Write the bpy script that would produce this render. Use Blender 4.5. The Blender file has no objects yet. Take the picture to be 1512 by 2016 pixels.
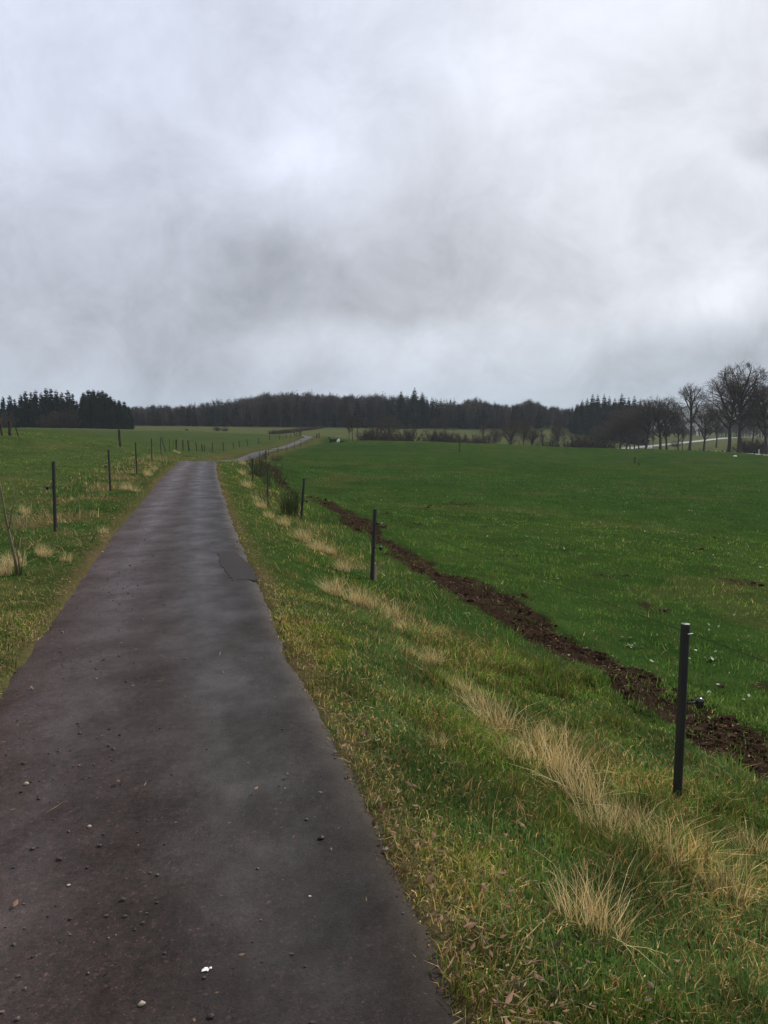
import bpy, math, random
import numpy as np
from mathutils import Vector
R = math.radians
rng = np.random.default_rng(7)
random.seed(7)
scene = bpy.context.scene
COL = scene.collection

# ------------------------------------------------------------------ camera
CAM = np.array([0.0, 0.0, 1.65]); F = 1582.0; PITCH = R(5.88)
cd = bpy.data.cameras.new('camera'); cam = bpy.data.objects.new('camera', cd); COL.objects.link(cam)
cam.location = CAM; cam.rotation_euler = (R(90) - PITCH, 0, 0)
cd.sensor_fit = 'VERTICAL'; cd.sensor_height = 24.0; cd.lens = F / 2016 * 24.0
cd.clip_start = 0.05; cd.clip_end = 9000
scene.camera = cam
scene.view_settings.view_transform = 'Standard'; scene.view_settings.look = 'None'
scene.cycles.use_denoising = True
scene.view_settings.exposure = 0.0; scene.view_settings.gamma = 1.0

def ray(px, py):
    a, b = px - 756.0, 1008.0 - py
    c, s = math.cos(PITCH), math.sin(PITCH)
    return np.array([a, F * c + b * s, -F * s + b * c])
def at(px, py, Y):
    d = ray(px, py); return CAM + d * (Y / d[1])
def ground0(px, py, z=0.0):
    d = ray(px, py); return CAM + d * ((z - CAM[2]) / d[2])

# ------------------------------------------------------------------ sky and sun
SUN_AZ, SUN_EL = R(38), R(36)          # azimuth to the right of the view direction
world = bpy.data.worlds.new('World'); scene.world = world; world.use_nodes = True
wt = world.node_tree; wn = wt.nodes; wn.clear()
def W(t, **k):
    n = wn.new(t)
    for a, v in k.items(): setattr(n, a, v)
    return n
def wl(a, b): wt.links.new(a, b)
def wmath(op, a, b=None, c=None, clamp=False):
    n = W('ShaderNodeMath', operation=op); n.use_clamp = clamp
    for i, v in enumerate((a, b, c)):
        if v is None: continue
        if isinstance(v, (int, float)): n.inputs[i].default_value = v
        else: wl(v, n.inputs[i])
    return n.outputs[0]
tc = W('ShaderNodeTexCoord')
DIR = tc.outputs['Generated']
def wnoise(vec, scale, detail=5, rough=0.5, lac=2.0, dist=0.0):
    n = W('ShaderNodeTexNoise'); n.inputs['Scale'].default_value = scale; n.inputs['Detail'].default_value = detail
    n.inputs['Roughness'].default_value = rough; n.inputs['Lacunarity'].default_value = lac; n.inputs['Distortion'].default_value = dist
    wl(vec, n.inputs['Vector']); return n
# project the direction on a cloud layer so that clouds flatten towards the horizon
sep = W('ShaderNodeSeparateXYZ'); wl(DIR, sep.inputs[0])
zc = wmath('ADD', wmath('MAXIMUM', sep.outputs[2], 0.0), 0.85)
comb = W('ShaderNodeCombineXYZ')
wl(wmath('DIVIDE', sep.outputs[0], zc), comb.inputs[0]); wl(wmath('DIVIDE', sep.outputs[1], zc), comb.inputs[1])
comb.inputs[2].default_value = 3.7
P = comb.outputs[0]
warpn = wnoise(P, 1.9, 6, 0.55)
wsub = W('ShaderNodeVectorMath', operation='SUBTRACT'); wl(warpn.outputs['Color'], wsub.inputs[0]); wsub.inputs[1].default_value = (0.5, 0.5, 0.5)
wsc = W('ShaderNodeVectorMath', operation='MULTIPLY'); wl(wsub.outputs[0], wsc.inputs[0]); wsc.inputs[1].default_value = (0.40, 0.40, 0.20)
wadd = W('ShaderNodeVectorMath', operation='ADD'); wl(DIR, wadd.inputs[0]); wl(wsc.outputs[0], wadd.inputs[1])
stretch = W('ShaderNodeVectorMath', operation='MULTIPLY'); wl(wadd.outputs[0], stretch.inputs[0]); stretch.inputs[1].default_value = (1, 1, 1.9)
WD = stretch.outputs[0]
def blob(vec, px, py, rad):
    d = ray(px, py); d = d / np.linalg.norm(d); d = d * np.array([1, 1, 1.9])
    n = W('ShaderNodeVectorMath', operation='DISTANCE'); wl(vec, n.inputs[0]); n.inputs[1].default_value = tuple(d)
    m = W('ShaderNodeMapRange', interpolation_type='SMOOTHERSTEP'); wl(n.outputs['Value'], m.inputs[0])
    m.inputs[1].default_value = 0; m.inputs[2].default_value = rad; m.inputs[3].default_value = 1; m.inputs[4].default_value = 0
    return m.outputs[0]
# cloud brightness: overcast base, lighter towards the zenith
elev = W('ShaderNodeMapRange'); wl(sep.outputs[2], elev.inputs[0])
for i, v in enumerate((0.0, 0.5, 0.53, 0.76)): elev.inputs[i + 1].default_value = v
bright = elev.outputs[0]
for px, py, rad, amp in [(430, 600, .34, -.055), (800, 560, .32, -.08), (330, 690, .30, -.03), (60, 640, .30, -.02), (1000, 560, .25, -.05),
                         (1330, 440, .36, .11), (1150, 640, .25, .10), (1460, 610, .16, .12), (900, 690, .22, .09),
                         (1500, 40, .55, .06), (1100, 20, .5, .07), (80, 20, .5, .03), (560, 340, .20, .10), (560, 690, .10, .09), (700, 670, .09, .09), (850, 655, .09, .10), (640, 330, .10, .05), (1480, 600, .12, .10), (1250, 640, .12, .07), (200, 400, .2, .05), (1545, 300, .085, -.22), (1485, 322, .045, -.10), (1400, 330, .12, .05), (900, 330, .16, -.05), (1000, 750, .2, -.05), (1180, 760, .22, -.09), (1330, 750, .2, -.05), (1400, 610, .10, .08), (560, 320, .08, .06),
                         (600, 690, .16, .08), (1300, 735, .30, -.06), (1500, 690, .16, -.08), (700, 90, .35, -.02)]:
    bright = wmath('MULTIPLY_ADD', blob(WD, px, py, rad), amp, bright)
# glow of the sun behind the cloud, out of frame
bright = wmath('MULTIPLY_ADD', blob(DIR, 756 + 1150, -480, 1.0), 0.22, bright)
f1 = wnoise(P, 3.6, 8, 0.52, 2.0, .3); f2 = wnoise(P, 10.5, 8, 0.64, 2.0, .4)
bright = wmath('MULTIPLY_ADD', wmath('SUBTRACT', f1.outputs['Fac'], 0.5), 0.50, bright)
bright = wmath('MULTIPLY_ADD', wmath('SUBTRACT', f2.outputs['Fac'], 0.5), 0.42, bright)
bright = wmath('MAXIMUM', bright, 0.16)
# tint: warmer grey where the cloud is dark, lavender-blue where it is thin or low
tint = W('ShaderNodeValToRGB'); wl(bright, tint.inputs[0])
cr = tint.color_ramp; cr.elements[0].position = .2; cr.elements[0].color = (0.935, 0.975, 1.045, 1)
cr.elements[1].position = .75; cr.elements[1].color = (0.945, 0.975, 1.055, 1)
lowblue = W('ShaderNodeMapRange'); wl(sep.outputs[2], lowblue.inputs[0])
for i, v in enumerate((0.0, 0.13, 1.0, 0.0)): lowblue.inputs[i + 1].default_value = v
mixb = W('ShaderNodeMixRGB'); wl(wmath('MULTIPLY', lowblue.outputs[0], 0.75), mixb.inputs[0]); wl(tint.outputs[0], mixb.inputs[1]); mixb.inputs[2].default_value = (0.84, 0.98, 1.17, 1)
# lavender at the left side of the sky
mixl = W('ShaderNodeMixRGB'); wl(wmath('MULTIPLY', blob(DIR, 60, 330, .85), 0.95), mixl.inputs[0]); wl(mixb.outputs[0], mixl.inputs[1]); mixl.inputs[2].default_value = (0.90, 0.965, 1.16, 1)
cloud = W('ShaderNodeVectorMath', operation='SCALE'); wl(mixl.outputs[0], cloud.inputs[0]); wl(bright, cloud.inputs['Scale'])
sky = W('ShaderNodeTexSky', sky_type='NISHITA'); sky.sun_disc = False
sky.sun_elevation = SUN_EL; sky.sun_rotation = SUN_AZ
bg_sky = W('ShaderNodeBackground'); wl(sky.outputs[0], bg_sky.inputs[0]); bg_sky.inputs[1].default_value = 0.05
bg_cl = W('ShaderNodeBackground'); wl(cloud.outputs[0], bg_cl.inputs[0]); bg_cl.inputs[1].default_value = 1.0
# a small opening in the cloud on the right
gap = wmath('MULTIPLY', blob(WD, 1512, 300, .07), 0.30)
mixs = W('ShaderNodeMixShader'); wl(gap, mixs.inputs[0]); wl(bg_cl.outputs[0], mixs.inputs[1]); wl(bg_sky.outputs[0], mixs.inputs[2])
wout = W('ShaderNodeOutputWorld'); wl(mixs.outputs[0], wout.inputs[0])

sd = bpy.data.lights.new('sun', 'SUN'); sd.energy = 5.0; sd.angle = R(3); sd.color = (1.0, 0.94, 0.84)
sun = bpy.data.objects.new('sun', sd); COL.objects.link(sun)
sv = Vector((math.sin(SUN_AZ) * math.cos(SUN_EL), math.cos(SUN_AZ) * math.cos(SUN_EL), math.sin(SUN_EL)))
sun.rotation_euler = (-sv).to_track_quat('-Z', 'Y').to_euler()

# ------------------------------------------------------------------ helpers
def mesh_np(name, V, T, mat=None, cols=None, smooth=False, attrs=None):
    """mesh from numpy vertices and triangles (or quads)"""
    V = np.asarray(V, dtype=np.float32).reshape(-1, 3); T = np.asarray(T, dtype=np.int32)
    n = T.shape[1]
    me = bpy.data.meshes.new(name)
    me.vertices.add(len(V)); me.vertices.foreach_set('co', V.ravel())
    me.loops.add(T.size); me.loops.foreach_set('vertex_index', T.ravel())
    me.polygons.add(len(T)); me.polygons.foreach_set('loop_start', np.arange(0, T.size, n, dtype=np.int32))
    me.polygons.foreach_set('loop_total', np.full(len(T), n, dtype=np.int32))
    me.polygons.foreach_set('use_smooth', np.full(len(T), smooth, dtype=bool))
    if cols is not None:
        a = me.attributes.new('tone', 'FLOAT_COLOR', 'POINT')
        c4 = np.ones((len(V), 4), np.float32); c4[:, :3] = cols; a.data.foreach_set('color', c4.ravel())
    for k, v in (attrs or {}).items():
        a = me.attributes.new(k, 'FLOAT', 'POINT'); a.data.foreach_set('value', np.asarray(v, np.float32))
    me.update(calc_edges=True); me.validate()
    if mat: me.materials.append(mat)
    return me
def obj(name, me, parent=None, loc=(0, 0, 0)):
    o = bpy.data.objects.new(name, me); COL.objects.link(o); o.location = loc
    if parent: o.parent = parent
    return o
def tag(o, label=None, cat=None, group=None, kind=None):
    for k, v in (('label', label), ('category', cat), ('group', group), ('kind', kind)):
        if v: o[k] = v
    return o
def empty(name, loc=(0, 0, 0)):
    o = bpy.data.objects.new(name, None); COL.objects.link(o); o.location = loc; o.empty_display_size = .2; return o

class MB:
    def __init__(s): s.v = []; s.t = []; s.n = 0; s.c = []
    def add(s, V, T, c=None):
        V = np.asarray(V, float).reshape(-1, 3); T = np.asarray(T, int).reshape(-1, 3)
        s.v.append(V); s.t.append(T + s.n); s.n += len(V)
        if c is not None: s.c.append(np.broadcast_to(np.asarray(c, float), (len(V), 3)))
    def tube(s, pts, rad, sides=6, cap=True, c=None):
        pts = np.asarray(pts, float); n = len(pts); rad = np.broadcast_to(rad, (n,))
        tan = np.gradient(pts, axis=0); tan /= np.linalg.norm(tan, axis=1)[:, None] + 1e-9
        ref = np.array([0, 0, 1.0]) if abs(tan[0][2]) < .9 else np.array([1.0, 0, 0])
        u = np.cross(tan, ref); u /= np.linalg.norm(u, axis=1)[:, None] + 1e-9
        w = np.cross(tan, u)
        a = np.linspace(0, 2 * np.pi, sides, endpoint=False)
        V = pts[:, None, :] + rad[:, None, None] * (np.cos(a)[None, :, None] * u[:, None, :] + np.sin(a)[None, :, None] * w[:, None, :])
        V = V.reshape(-1, 3); T = []
        for i in range(n - 1):
            for j in range(sides):
                p, q = i * sides + j, i * sides + (j + 1) % sides
                T += [(p, q, q + sides), (p, q + sides, p + sides)]
        if cap:
            V = np.vstack([V, pts[0], pts[-1]]); b = n * sides
            for j in range(sides):
                T.append((b, (j + 1) % sides, j)); T.append((b + 1, (n - 1) * sides + j, (n - 1) * sides + (j + 1) % sides))
        s.add(V, T, c)
    def box(s, lo, hi, c=None):
        x0, y0, z0 = lo; x1, y1, z1 = hi
        V = [(x0, y0, z0), (x1, y0, z0), (x1, y1, z0), (x0, y1, z0), (x0, y0, z1), (x1, y0, z1), (x1, y1, z1), (x0, y1, z1)]
        Q = [(0, 3, 2, 1), (4, 5, 6, 7), (0, 1, 5, 4), (1, 2, 6, 5), (2, 3, 7, 6), (3, 0, 4, 7)]
        T = []
        for q in Q: T += [(q[0], q[1], q[2]), (q[0], q[2], q[3])]
        s.add(V, T, c)
    def mesh(s, name, mat, smooth=False):
        return mesh_np(name, np.vstack(s.v), np.vstack(s.t), mat, np.vstack(s.c) if s.c else None, smooth)

def hash2(ix, iy, seed):
    h = (ix.astype(np.int64) * 374761393 + iy.astype(np.int64) * 668265263 + seed * 974634777) & 0xffffffff
    h = ((h ^ (h >> 13)) * 1274126177) & 0xffffffff
    return ((h ^ (h >> 16)) & 0xffff) / 65535.0
def vnoise(x, y, seed=0):
    ix, iy = np.floor(x), np.floor(y); fx, fy = x - ix, y - iy
    fx = fx * fx * (3 - 2 * fx); fy = fy * fy * (3 - 2 * fy)
    a = hash2(ix, iy, seed); b = hash2(ix + 1, iy, seed); c = hash2(ix, iy + 1, seed); d = hash2(ix + 1, iy + 1, seed)
    return (a * (1 - fx) + b * fx) * (1 - fy) + (c * (1 - fx) + d * fx) * fy
def fbm(x, y, seed=0, oct=4):
    s = 0; a = .5; n = 0
    for i in range(oct): s = s + a * vnoise(x * 2 ** i, y * 2 ** i, seed + i * 17); n += a; a *= .5
    return s / n
def sstep(a, b, x):
    t = np.clip((x - a) / (b - a), 0, 1); return t * t * (3 - 2 * t)

# ------------------------------------------------------------------ materials
def material(name):
    m = bpy.data.materials.new(name); m.use_nodes = True; nt = m.node_tree
    b = nt.nodes['Principled BSDF']; return m, nt, b
def N(nt, t, **k):
    n = nt.nodes.new(t)
    for a, v in k.items(): setattr(n, a, v)
    return n
def noise(nt, scale, detail=4, rough=.55, vec=None):
    n = N(nt, 'ShaderNodeTexNoise'); n.inputs['Scale'].default_value = scale; n.inputs['Detail'].default_value = detail
    n.inputs['Roughness'].default_value = rough
    if vec is not None: nt.links.new(vec, n.inputs['Vector'])
    return n
def ramp(nt, fac, stops):
    r = N(nt, 'ShaderNodeValToRGB'); e = r.color_ramp.elements
    while len(e) < len(stops): e.new(.5)
    for i, (p, c) in enumerate(stops):
        e[i].position = p; e[i].color = tuple(c) + (1,) if len(c) == 3 else c
    nt.links.new(fac, r.inputs[0]); return r
def mix(nt, fac, a, b, mode='MIX'):
    m = N(nt, 'ShaderNodeMixRGB', blend_type=mode)
    for i, v in enumerate((fac, a, b)):
        if hasattr(v, 'links') or isinstance(v, bpy.types.NodeSocket): nt.links.new(v, m.inputs[i])
        elif isinstance(v, (int, float)): m.inputs[i].default_value = v
        else: m.inputs[i].default_value = tuple(v) + (1,)
    return m.outputs[0]
def mth(nt, op, a, b=None, c=None, clamp=False):
    n = N(nt, 'ShaderNodeMath', operation=op); n.use_clamp = clamp
    for i, v in enumerate((a, b, c)):
        if v is None: continue
        if isinstance(v, (int, float)): n.inputs[i].default_value = v
        else: nt.links.new(v, n.inputs[i])
    return n.outputs[0]
def bump(nt, b, h, strength, dist):
    n = N(nt, 'ShaderNodeBump'); n.inputs['Strength'].default_value = strength; n.inputs['Distance'].default_value = dist
    nt.links.new(h, n.inputs['Height']); nt.links.new(n.outputs[0], b.inputs['Normal']); return n
def geo(nt): return N(nt, 'ShaderNodeNewGeometry').outputs['Position']
def attr(nt, name): return N(nt, 'ShaderNodeAttribute', attribute_name=name)

def mat_tone(name, rough=.6, spec=.3, transl=0.0, vary=.0, vscale=20):
    """material whose colour comes from the per-strand colour of the mesh"""
    m, nt, b = material(name); a = attr(nt, 'tone')
    col = a.outputs['Color']
    if vary:
        n = noise(nt, vscale, 3, .6, geo(nt)); r = ramp(nt, n.outputs['Fac'], [(.3, (1 - vary,) * 3), (.7, (1 + vary,) * 3)])
        col = mix(nt, 1.0, col, r.outputs[0], 'MULTIPLY')
    nt.links.new(col, b.inputs['Base Color']); b.inputs['Roughness'].default_value = rough
    b.inputs['Specular IOR Level'].default_value = spec
    if transl:
        t = N(nt, 'ShaderNodeBsdfTranslucent'); nt.links.new(col, t.inputs['Color'])
        ms = N(nt, 'ShaderNodeMixShader'); ms.inputs[0].default_value = transl
        nt.links.new(b.outputs[0], ms.inputs[1]); nt.links.new(t.outputs[0], ms.inputs[2])
        nt.links.new(ms.outputs[0], nt.nodes['Material Output'].inputs[0])
    return m
def mat_noise(name, c1, c2, scale, rough=.7, bstr=0, bdist=.01, spec=.3, stretch=None):
    m, nt, b = material(name); tcn = N(nt, 'ShaderNodeTexCoord'); v = tcn.outputs['Object']
    if stretch:
        mp = N(nt, 'ShaderNodeMapping'); mp.inputs['Scale'].default_value = stretch; nt.links.new(v, mp.inputs[0]); v = mp.outputs[0]
    n = noise(nt, scale, 5, .6, v); r = ramp(nt, n.outputs['Fac'], [(.3, c1), (.7, c2)])
    nt.links.new(r.outputs[0], b.inputs['Base Color']); b.inputs['Roughness'].default_value = rough
    b.inputs['Specular IOR Level'].default_value = spec
    if bstr: bump(nt, b, n.outputs['Fac'], bstr, bdist)
    return m

M_GRASS = mat_tone('grass_blades', .5, .07, .30)
M_STRAW = mat_tone('straw_blades', .6, .25, .25)
M_BARK = mat_noise('bark', (.036, .031, .026), (.080, .069, .057), 1.5, .9, .5, .03, .1, (1, 1, .3))
M_TWIG = mat_noise('twigs', (.055, .042, .034), (.112, .086, .070), .4, .9, spec=.05)
M_SPRUCE = mat_noise('spruce_needles', (.013, .021, .014), (.030, .042, .026), .9, .85, spec=.08)
M_FOREST = mat_tone('forest_wood', .95, .05)
M_POST = mat_noise('black_plastic', (.010, .011, .012), (.022, .023, .024), 6, .5, .25, .004, .4, (6, 6, .6))
M_WOOD = mat_noise('weathered_wood', (.035, .030, .025), (.085, .073, .060), 5, .9, .6, .01, .1, (4, 4, .5))
M_PALEWOOD = mat_noise('pale_wood', (.22, .18, .13), (.38, .33, .26), 5, .85, .4, .01, .1, (4, 4, .5))
M_INSUL = mat_noise('insulator_plastic', (.010, .010, .012), (.020, .020, .022), 20, .25, spec=.5)
M_WHITE = mat_noise('white_paint', (.60, .60, .58), (.78, .78, .77), 8, .6, spec=.3)
M_WIRE = mat_noise('wire_steel', (.012, .012, .012), (.03, .03, .03), 20, .7, spec=.1)
M_STICK = mat_noise('sapling_bark', (.075, .065, .035), (.17, .145, .085), 12, .7, .3, .003, .2, (1, 1, .3))
M_BROOM = mat_noise('broom_stems', (.034, .050, .016), (.085, .105, .040), 6, .8, spec=.15)
M_BUSH = mat_noise('bush_twigs', (.040, .031, .024), (.085, .066, .050), 3, .9, spec=.08)
M_STONE = mat_tone('gravel_stone', .6, .35, 0, .25, 120)
M_LEAF = mat_tone('dead_leaf', .7, .25, .2)

# ------------------------------------------------------------------ the lane in plan
R_EDGE = [(905, 2016), (820, 1830), (735, 1650), (660, 1480), (605, 1360), (560, 1270), (497, 1150), (470, 1095), (448, 1040), (440, 1000), (432, 960), (428, 930), (429, 908)]
L_EDGE = [(0, 1358), (95, 1236), (180, 1130), (235, 1052), (275, 1000), (302, 960), (328, 926), (350, 909)]
RE = np.array([ground0(*p)[:2] for p in R_EDGE]); LE = np.array([ground0(*p)[:2] for p in L_EDGE])
ROADPX = [(505, 893, 105), (530, 886.8, 122), (560, 880, 140), (585, 871.3, 158), (600, 864.3, 172), (608, 860.5, 184), (600, 857.6, 197), (585, 856.5, 212)]
far_c = [at(*p) for p in ROADPX]
# centre line: y -> x and half width from both edges
def lin(a, y): return np.interp(y, a[:, 1], a[:, 0])
ys = np.array([5.2, 7, 9, 11, 14, 18, 22, 27, 33, 39])
mid = [( (lin(RE, y) + lin(LE, y)) / 2, y) for y in ys]
dirv = np.array(mid[1]) - np.array(mid[0]); dirv /= np.linalg.norm(dirv)
near = [(RE[0][0] - .94 + 1.9, -8.0), (lin(RE, 2.3) - .95 + .50, 0.0), (lin(RE, 2.6) - .93, 2.6)]
CL = near + mid
x39 = CL[-1][0]
CL += [(x39 - 1.5, 45.5), (x39 - 3.2, 54), (x39 - 4.9, 64), (x39 - 6.0, 76), (x39 - 6.6, 90)]
CL += [tuple(p[:2]) for p in far_c]
CL = np.array(CL)
ZL = np.interp(CL[:, 1], [-8, 36, 41, 46, 54, 62, 76, 90, 105, 122, 140, 158, 172, 184, 197, 212],
               [0, 0, -.03, -.16, -.52, -.86, -1.32, -1.66, far_c[0][2], far_c[1][2], far_c[2][2], far_c[3][2], far_c[4][2], far_c[5][2], far_c[6][2], far_c[7][2]])
def catmull(P, n=12):
    P = np.asarray(P, float); out = []
    for i in range(len(P) - 1):
        p0, p1, p2, p3 = P[max(i - 1, 0)], P[i], P[i + 1], P[min(i + 2, len(P) - 1)]
        t = np.linspace(0, 1, n, endpoint=False)[:, None]
        # centripetal-ish: plain Catmull-Rom
        out.append(.5 * ((2 * p1) + (-p0 + p2) * t + (2 * p0 - 5 * p1 + 4 * p2 - p3) * t ** 2 + (-p0 + 3 * p1 - 3 * p2 + p3) * t ** 3))
    out.append(P[-1:]); return np.vstack(out)
LANE = catmull(np.column_stack([CL, ZL]), 16)
def lane_coords(x, y):
    """signed distance from the lane's centre line (right positive), and the y of the foot point"""
    x = np.asarray(x, float); y = np.asarray(y, float); sh = x.shape; x = x.ravel(); y = y.ravel()
    best = np.full(len(x), 1e18); tt = np.zeros(len(x)); fy = np.zeros(len(x)); fz = np.zeros(len(x))
    P = LANE[::2]
    for i in range(len(P) - 1):
        a, b = P[i], P[i + 1]; d = b - a; L2 = d[0] ** 2 + d[1] ** 2 + 1e-12
        u = np.clip(((x - a[0]) * d[0] + (y - a[1]) * d[1]) / L2, 0, 1)
        ex, ey = x - a[0] - u * d[0], y - a[1] - u * d[1]; q = ex * ex + ey * ey
        sgn = np.sign(ex * d[1] - ey * d[0]); m = q < best
        best = np.where(m, q, best); tt = np.where(m, sgn * np.sqrt(q), tt); fy = np.where(m, a[1] + u * d[1], fy); fz = np.where(m, a[2] + u * d[2], fz)
    return tt.reshape(sh), fy.reshape(sh), fz.reshape(sh)

# ------------------------------------------------------------------ terrain height: thin plate spline through measured points
ctrl = []
for i in range(0, len(LANE), 10):
    x, y, z = LANE[i]
    if y > 46: continue
    j = min(i + 1, len(LANE) - 1); d = LANE[j][:2] - LANE[j - 1][:2]; d /= np.linalg.norm(d) + 1e-9; nrm = np.array([d[1], -d[0]])
    fence = np.interp(y, [0, 22, 30, 40, 46], [-.645, -.72, -.83, -.95, -1.05])
    for t, dz in [(-9, .24), (-5.2, .10), (-2.8, .05), (-1.35, .015), (-.9, 0), (0, 0.012), (.9, 0), (1.15, -.03), (2.0, -.30), (2.7, -.52), (3.3, None), (4.6, -.87), (7.5, -1.06), (12, -1.28)]:
        if y > 30 and t > 4: continue
        zz = (fence if dz is None else dz * (1 if dz > -.1 else (-fence / .645 if t < 4 else 1)))
        if y > 36 and t < 0 and t < -2: zz = dz
        else: zz = zz + (z if t < 2 else z * .3)
        ctrl.append((x + nrm[0] * t, y + nrm[1] * t, zz))
for i in range(0, len(LANE), 8):
    x, y, z = LANE[i]
    if y <= 47: continue
    j = min(i + 1, len(LANE) - 1); d = LANE[j][:2] - LANE[j - 1][:2]; d /= np.linalg.norm(d) + 1e-9; nrm = np.array([d[1], -d[0]])
    for t in (-1.1, 1.1): ctrl.append((x + nrm[0] * t, y + nrm[1] * t, z))
PXC = [(5, 860, 50), (120, 873, 52), (237, 885, 54), (0, 845, 120), (0, 842, 250), (120, 855, 90), (120, 842, 250), (240, 864, 100), (240, 845, 250), (300, 862, 120),
       (300, 882, 70), (347, 886.5, 88), (372, 888, 88), (398, 890, 96), (441, 889, 102), (460, 883, 128), (487, 879, 138), (510, 873.5, 150), (531, 867, 162), (550, 864.5, 172), (573, 862, 185),
       (400, 866, 150), (400, 852, 200), (480, 852, 220), (300, 850, 200),
       (528.7, 897, 100), (511.5, 911, 75), (547, 891.4, 112), (565, 891, 120), (580, 884.8, 134), (593, 880.8, 145), (604, 877, 155), (616, 873.6, 165), (505, 925, 60),
       (700, 900, 85), (650, 880, 125), (640, 930, 58), (800, 950, 47),
       (680, 869, 150), (720, 868, 150), (850, 871, 152), (1000, 877, 155), (1130, 883, 158), (1300, 889, 160), (1420, 891, 160), (1512, 898, 148), (1600, 906, 138),
       (1100, 900, 110), (1300, 907, 112), (1500, 925, 80), (1500, 1000, 38), (1500, 1100, 20), (1200, 950, 55), (1400, 922, 92), (900, 900, 93), (1000, 985, 33),
       (760, 874, 185), (900, 881, 188), (1050, 892, 192), (1200, 900, 190), (650, 861, 195),
       (760, 868, 230), (900, 869, 240), (1000, 870, 250), (1100, 872, 250), (640, 852, 250), (560, 850, 250), (1180, 880, 280), (1180, 860, 330),
       (330, 842, 300), (400, 841, 315), (500, 840, 330), (600, 840, 335), (700, 841, 335), (800, 842, 335), (900, 842.5, 335), (1000, 843, 335), (1130, 844, 335),
       (330, 830, 430), (600, 826, 440), (900, 830, 440), (1130, 838, 440), (1230, 848, 420),
       (1350, 880, 300), (1420, 874, 330), (1460, 880, 260), (1500, 884, 230), (1300, 868, 430), (1420, 860, 560), (1512, 858, 640),
       (1300, 868.5, 440)]
ctrl += [tuple(at(*p)) for p in PXC]
ctrl += [(30, 0, -1.9), (60, 20, -2.8), (90, 60, -3.4), (140, 100, -4.5), (120, 0, -4), (0, -40, -.3), (-30, 0, .6), (-60, 0, 1.3), (-60, 60, 1.6), (-120, 100, 2.2), (-150, 250, 2.3), (60, -60, -2),
         (-200, 0, 2), (250, 150, -8), (200, 250, -7), (350, 600, -12), (0, 900, 2), (-300, 700, 1), (-600, 300, 1), (700, 300, -15), (600, 1000, -14)]
for k in range(20):
    a = 2 * math.pi * k / 20; ctrl.append((3000 * math.sin(a), 3000 * math.cos(a), -6)); ctrl.append((1500 * math.sin(a + .1), 1500 * math.cos(a + .1), -4))
ROAD2 = [(1660, 910, 140), (1560, 903, 152), (1421, 891.6, 178), (1330, 894.5, 196), (1242, 893.5, 216), (1213, 889.3, 236), (1222, 885.8, 252), (1242, 882, 272), (1300, 876.5, 322), (1370, 869, 382), (1425, 863, 440), (1480, 860, 500)]
r2 = catmull(np.array([at(*p) for p in ROAD2]), 14)
_d = np.gradient(r2[:, :2], axis=0); _d /= np.linalg.norm(_d, axis=1)[:, None]
for k in range(0, len(r2), 5):
    for o_ in (-3.6, 3.6): ctrl.append((r2[k, 0] + _d[k, 1] * o_, r2[k, 1] - _d[k, 0] * o_, r2[k, 2] - .12))
CT = np.array(ctrl)
# drop near-duplicates
keep = []
for i, p in enumerate(CT):
    if all(np.hypot(*(CT[j, :2] - p[:2])) > .22 for j in keep): keep.append(i)
CT = CT[keep]
def tps_phi(r2): return .5 * r2 * np.log(r2 + 1e-12)
SC = 100.0
A = CT[:, :2] / SC; n = len(A)
K = tps_phi(((A[:, None] - A[None]) ** 2).sum(-1)) + np.eye(n) * 1e-7
Pm = np.column_stack([np.ones(n), A]); Lm = np.zeros((n + 3, n + 3)); Lm[:n, :n] = K; Lm[:n, n:] = Pm; Lm[n:, :n] = Pm.T
sol = np.linalg.solve(Lm, np.concatenate([CT[:, 2], np.zeros(3)]))
def macro(x, y):
    x = np.asarray(x, float).ravel() / SC; y = np.asarray(y, float).ravel() / SC; z = np.zeros(len(x))
    for s in range(0, len(x), 20000):
        q = np.column_stack([x[s:s + 20000], y[s:s + 20000]])
        r2 = ((q[:, None, 0] - A[None, :, 0]) ** 2 + (q[:, None, 1] - A[None, :, 1]) ** 2)
        z[s:s + 20000] = tps_phi(r2) @ sol[:n] + sol[n] + q @ sol[n + 1:]
    return z
HW = 0.96
STRIP0, STRIP1 = 3.95, 4.95            # bare soil strip, lateral offsets from the lane's centre
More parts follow.
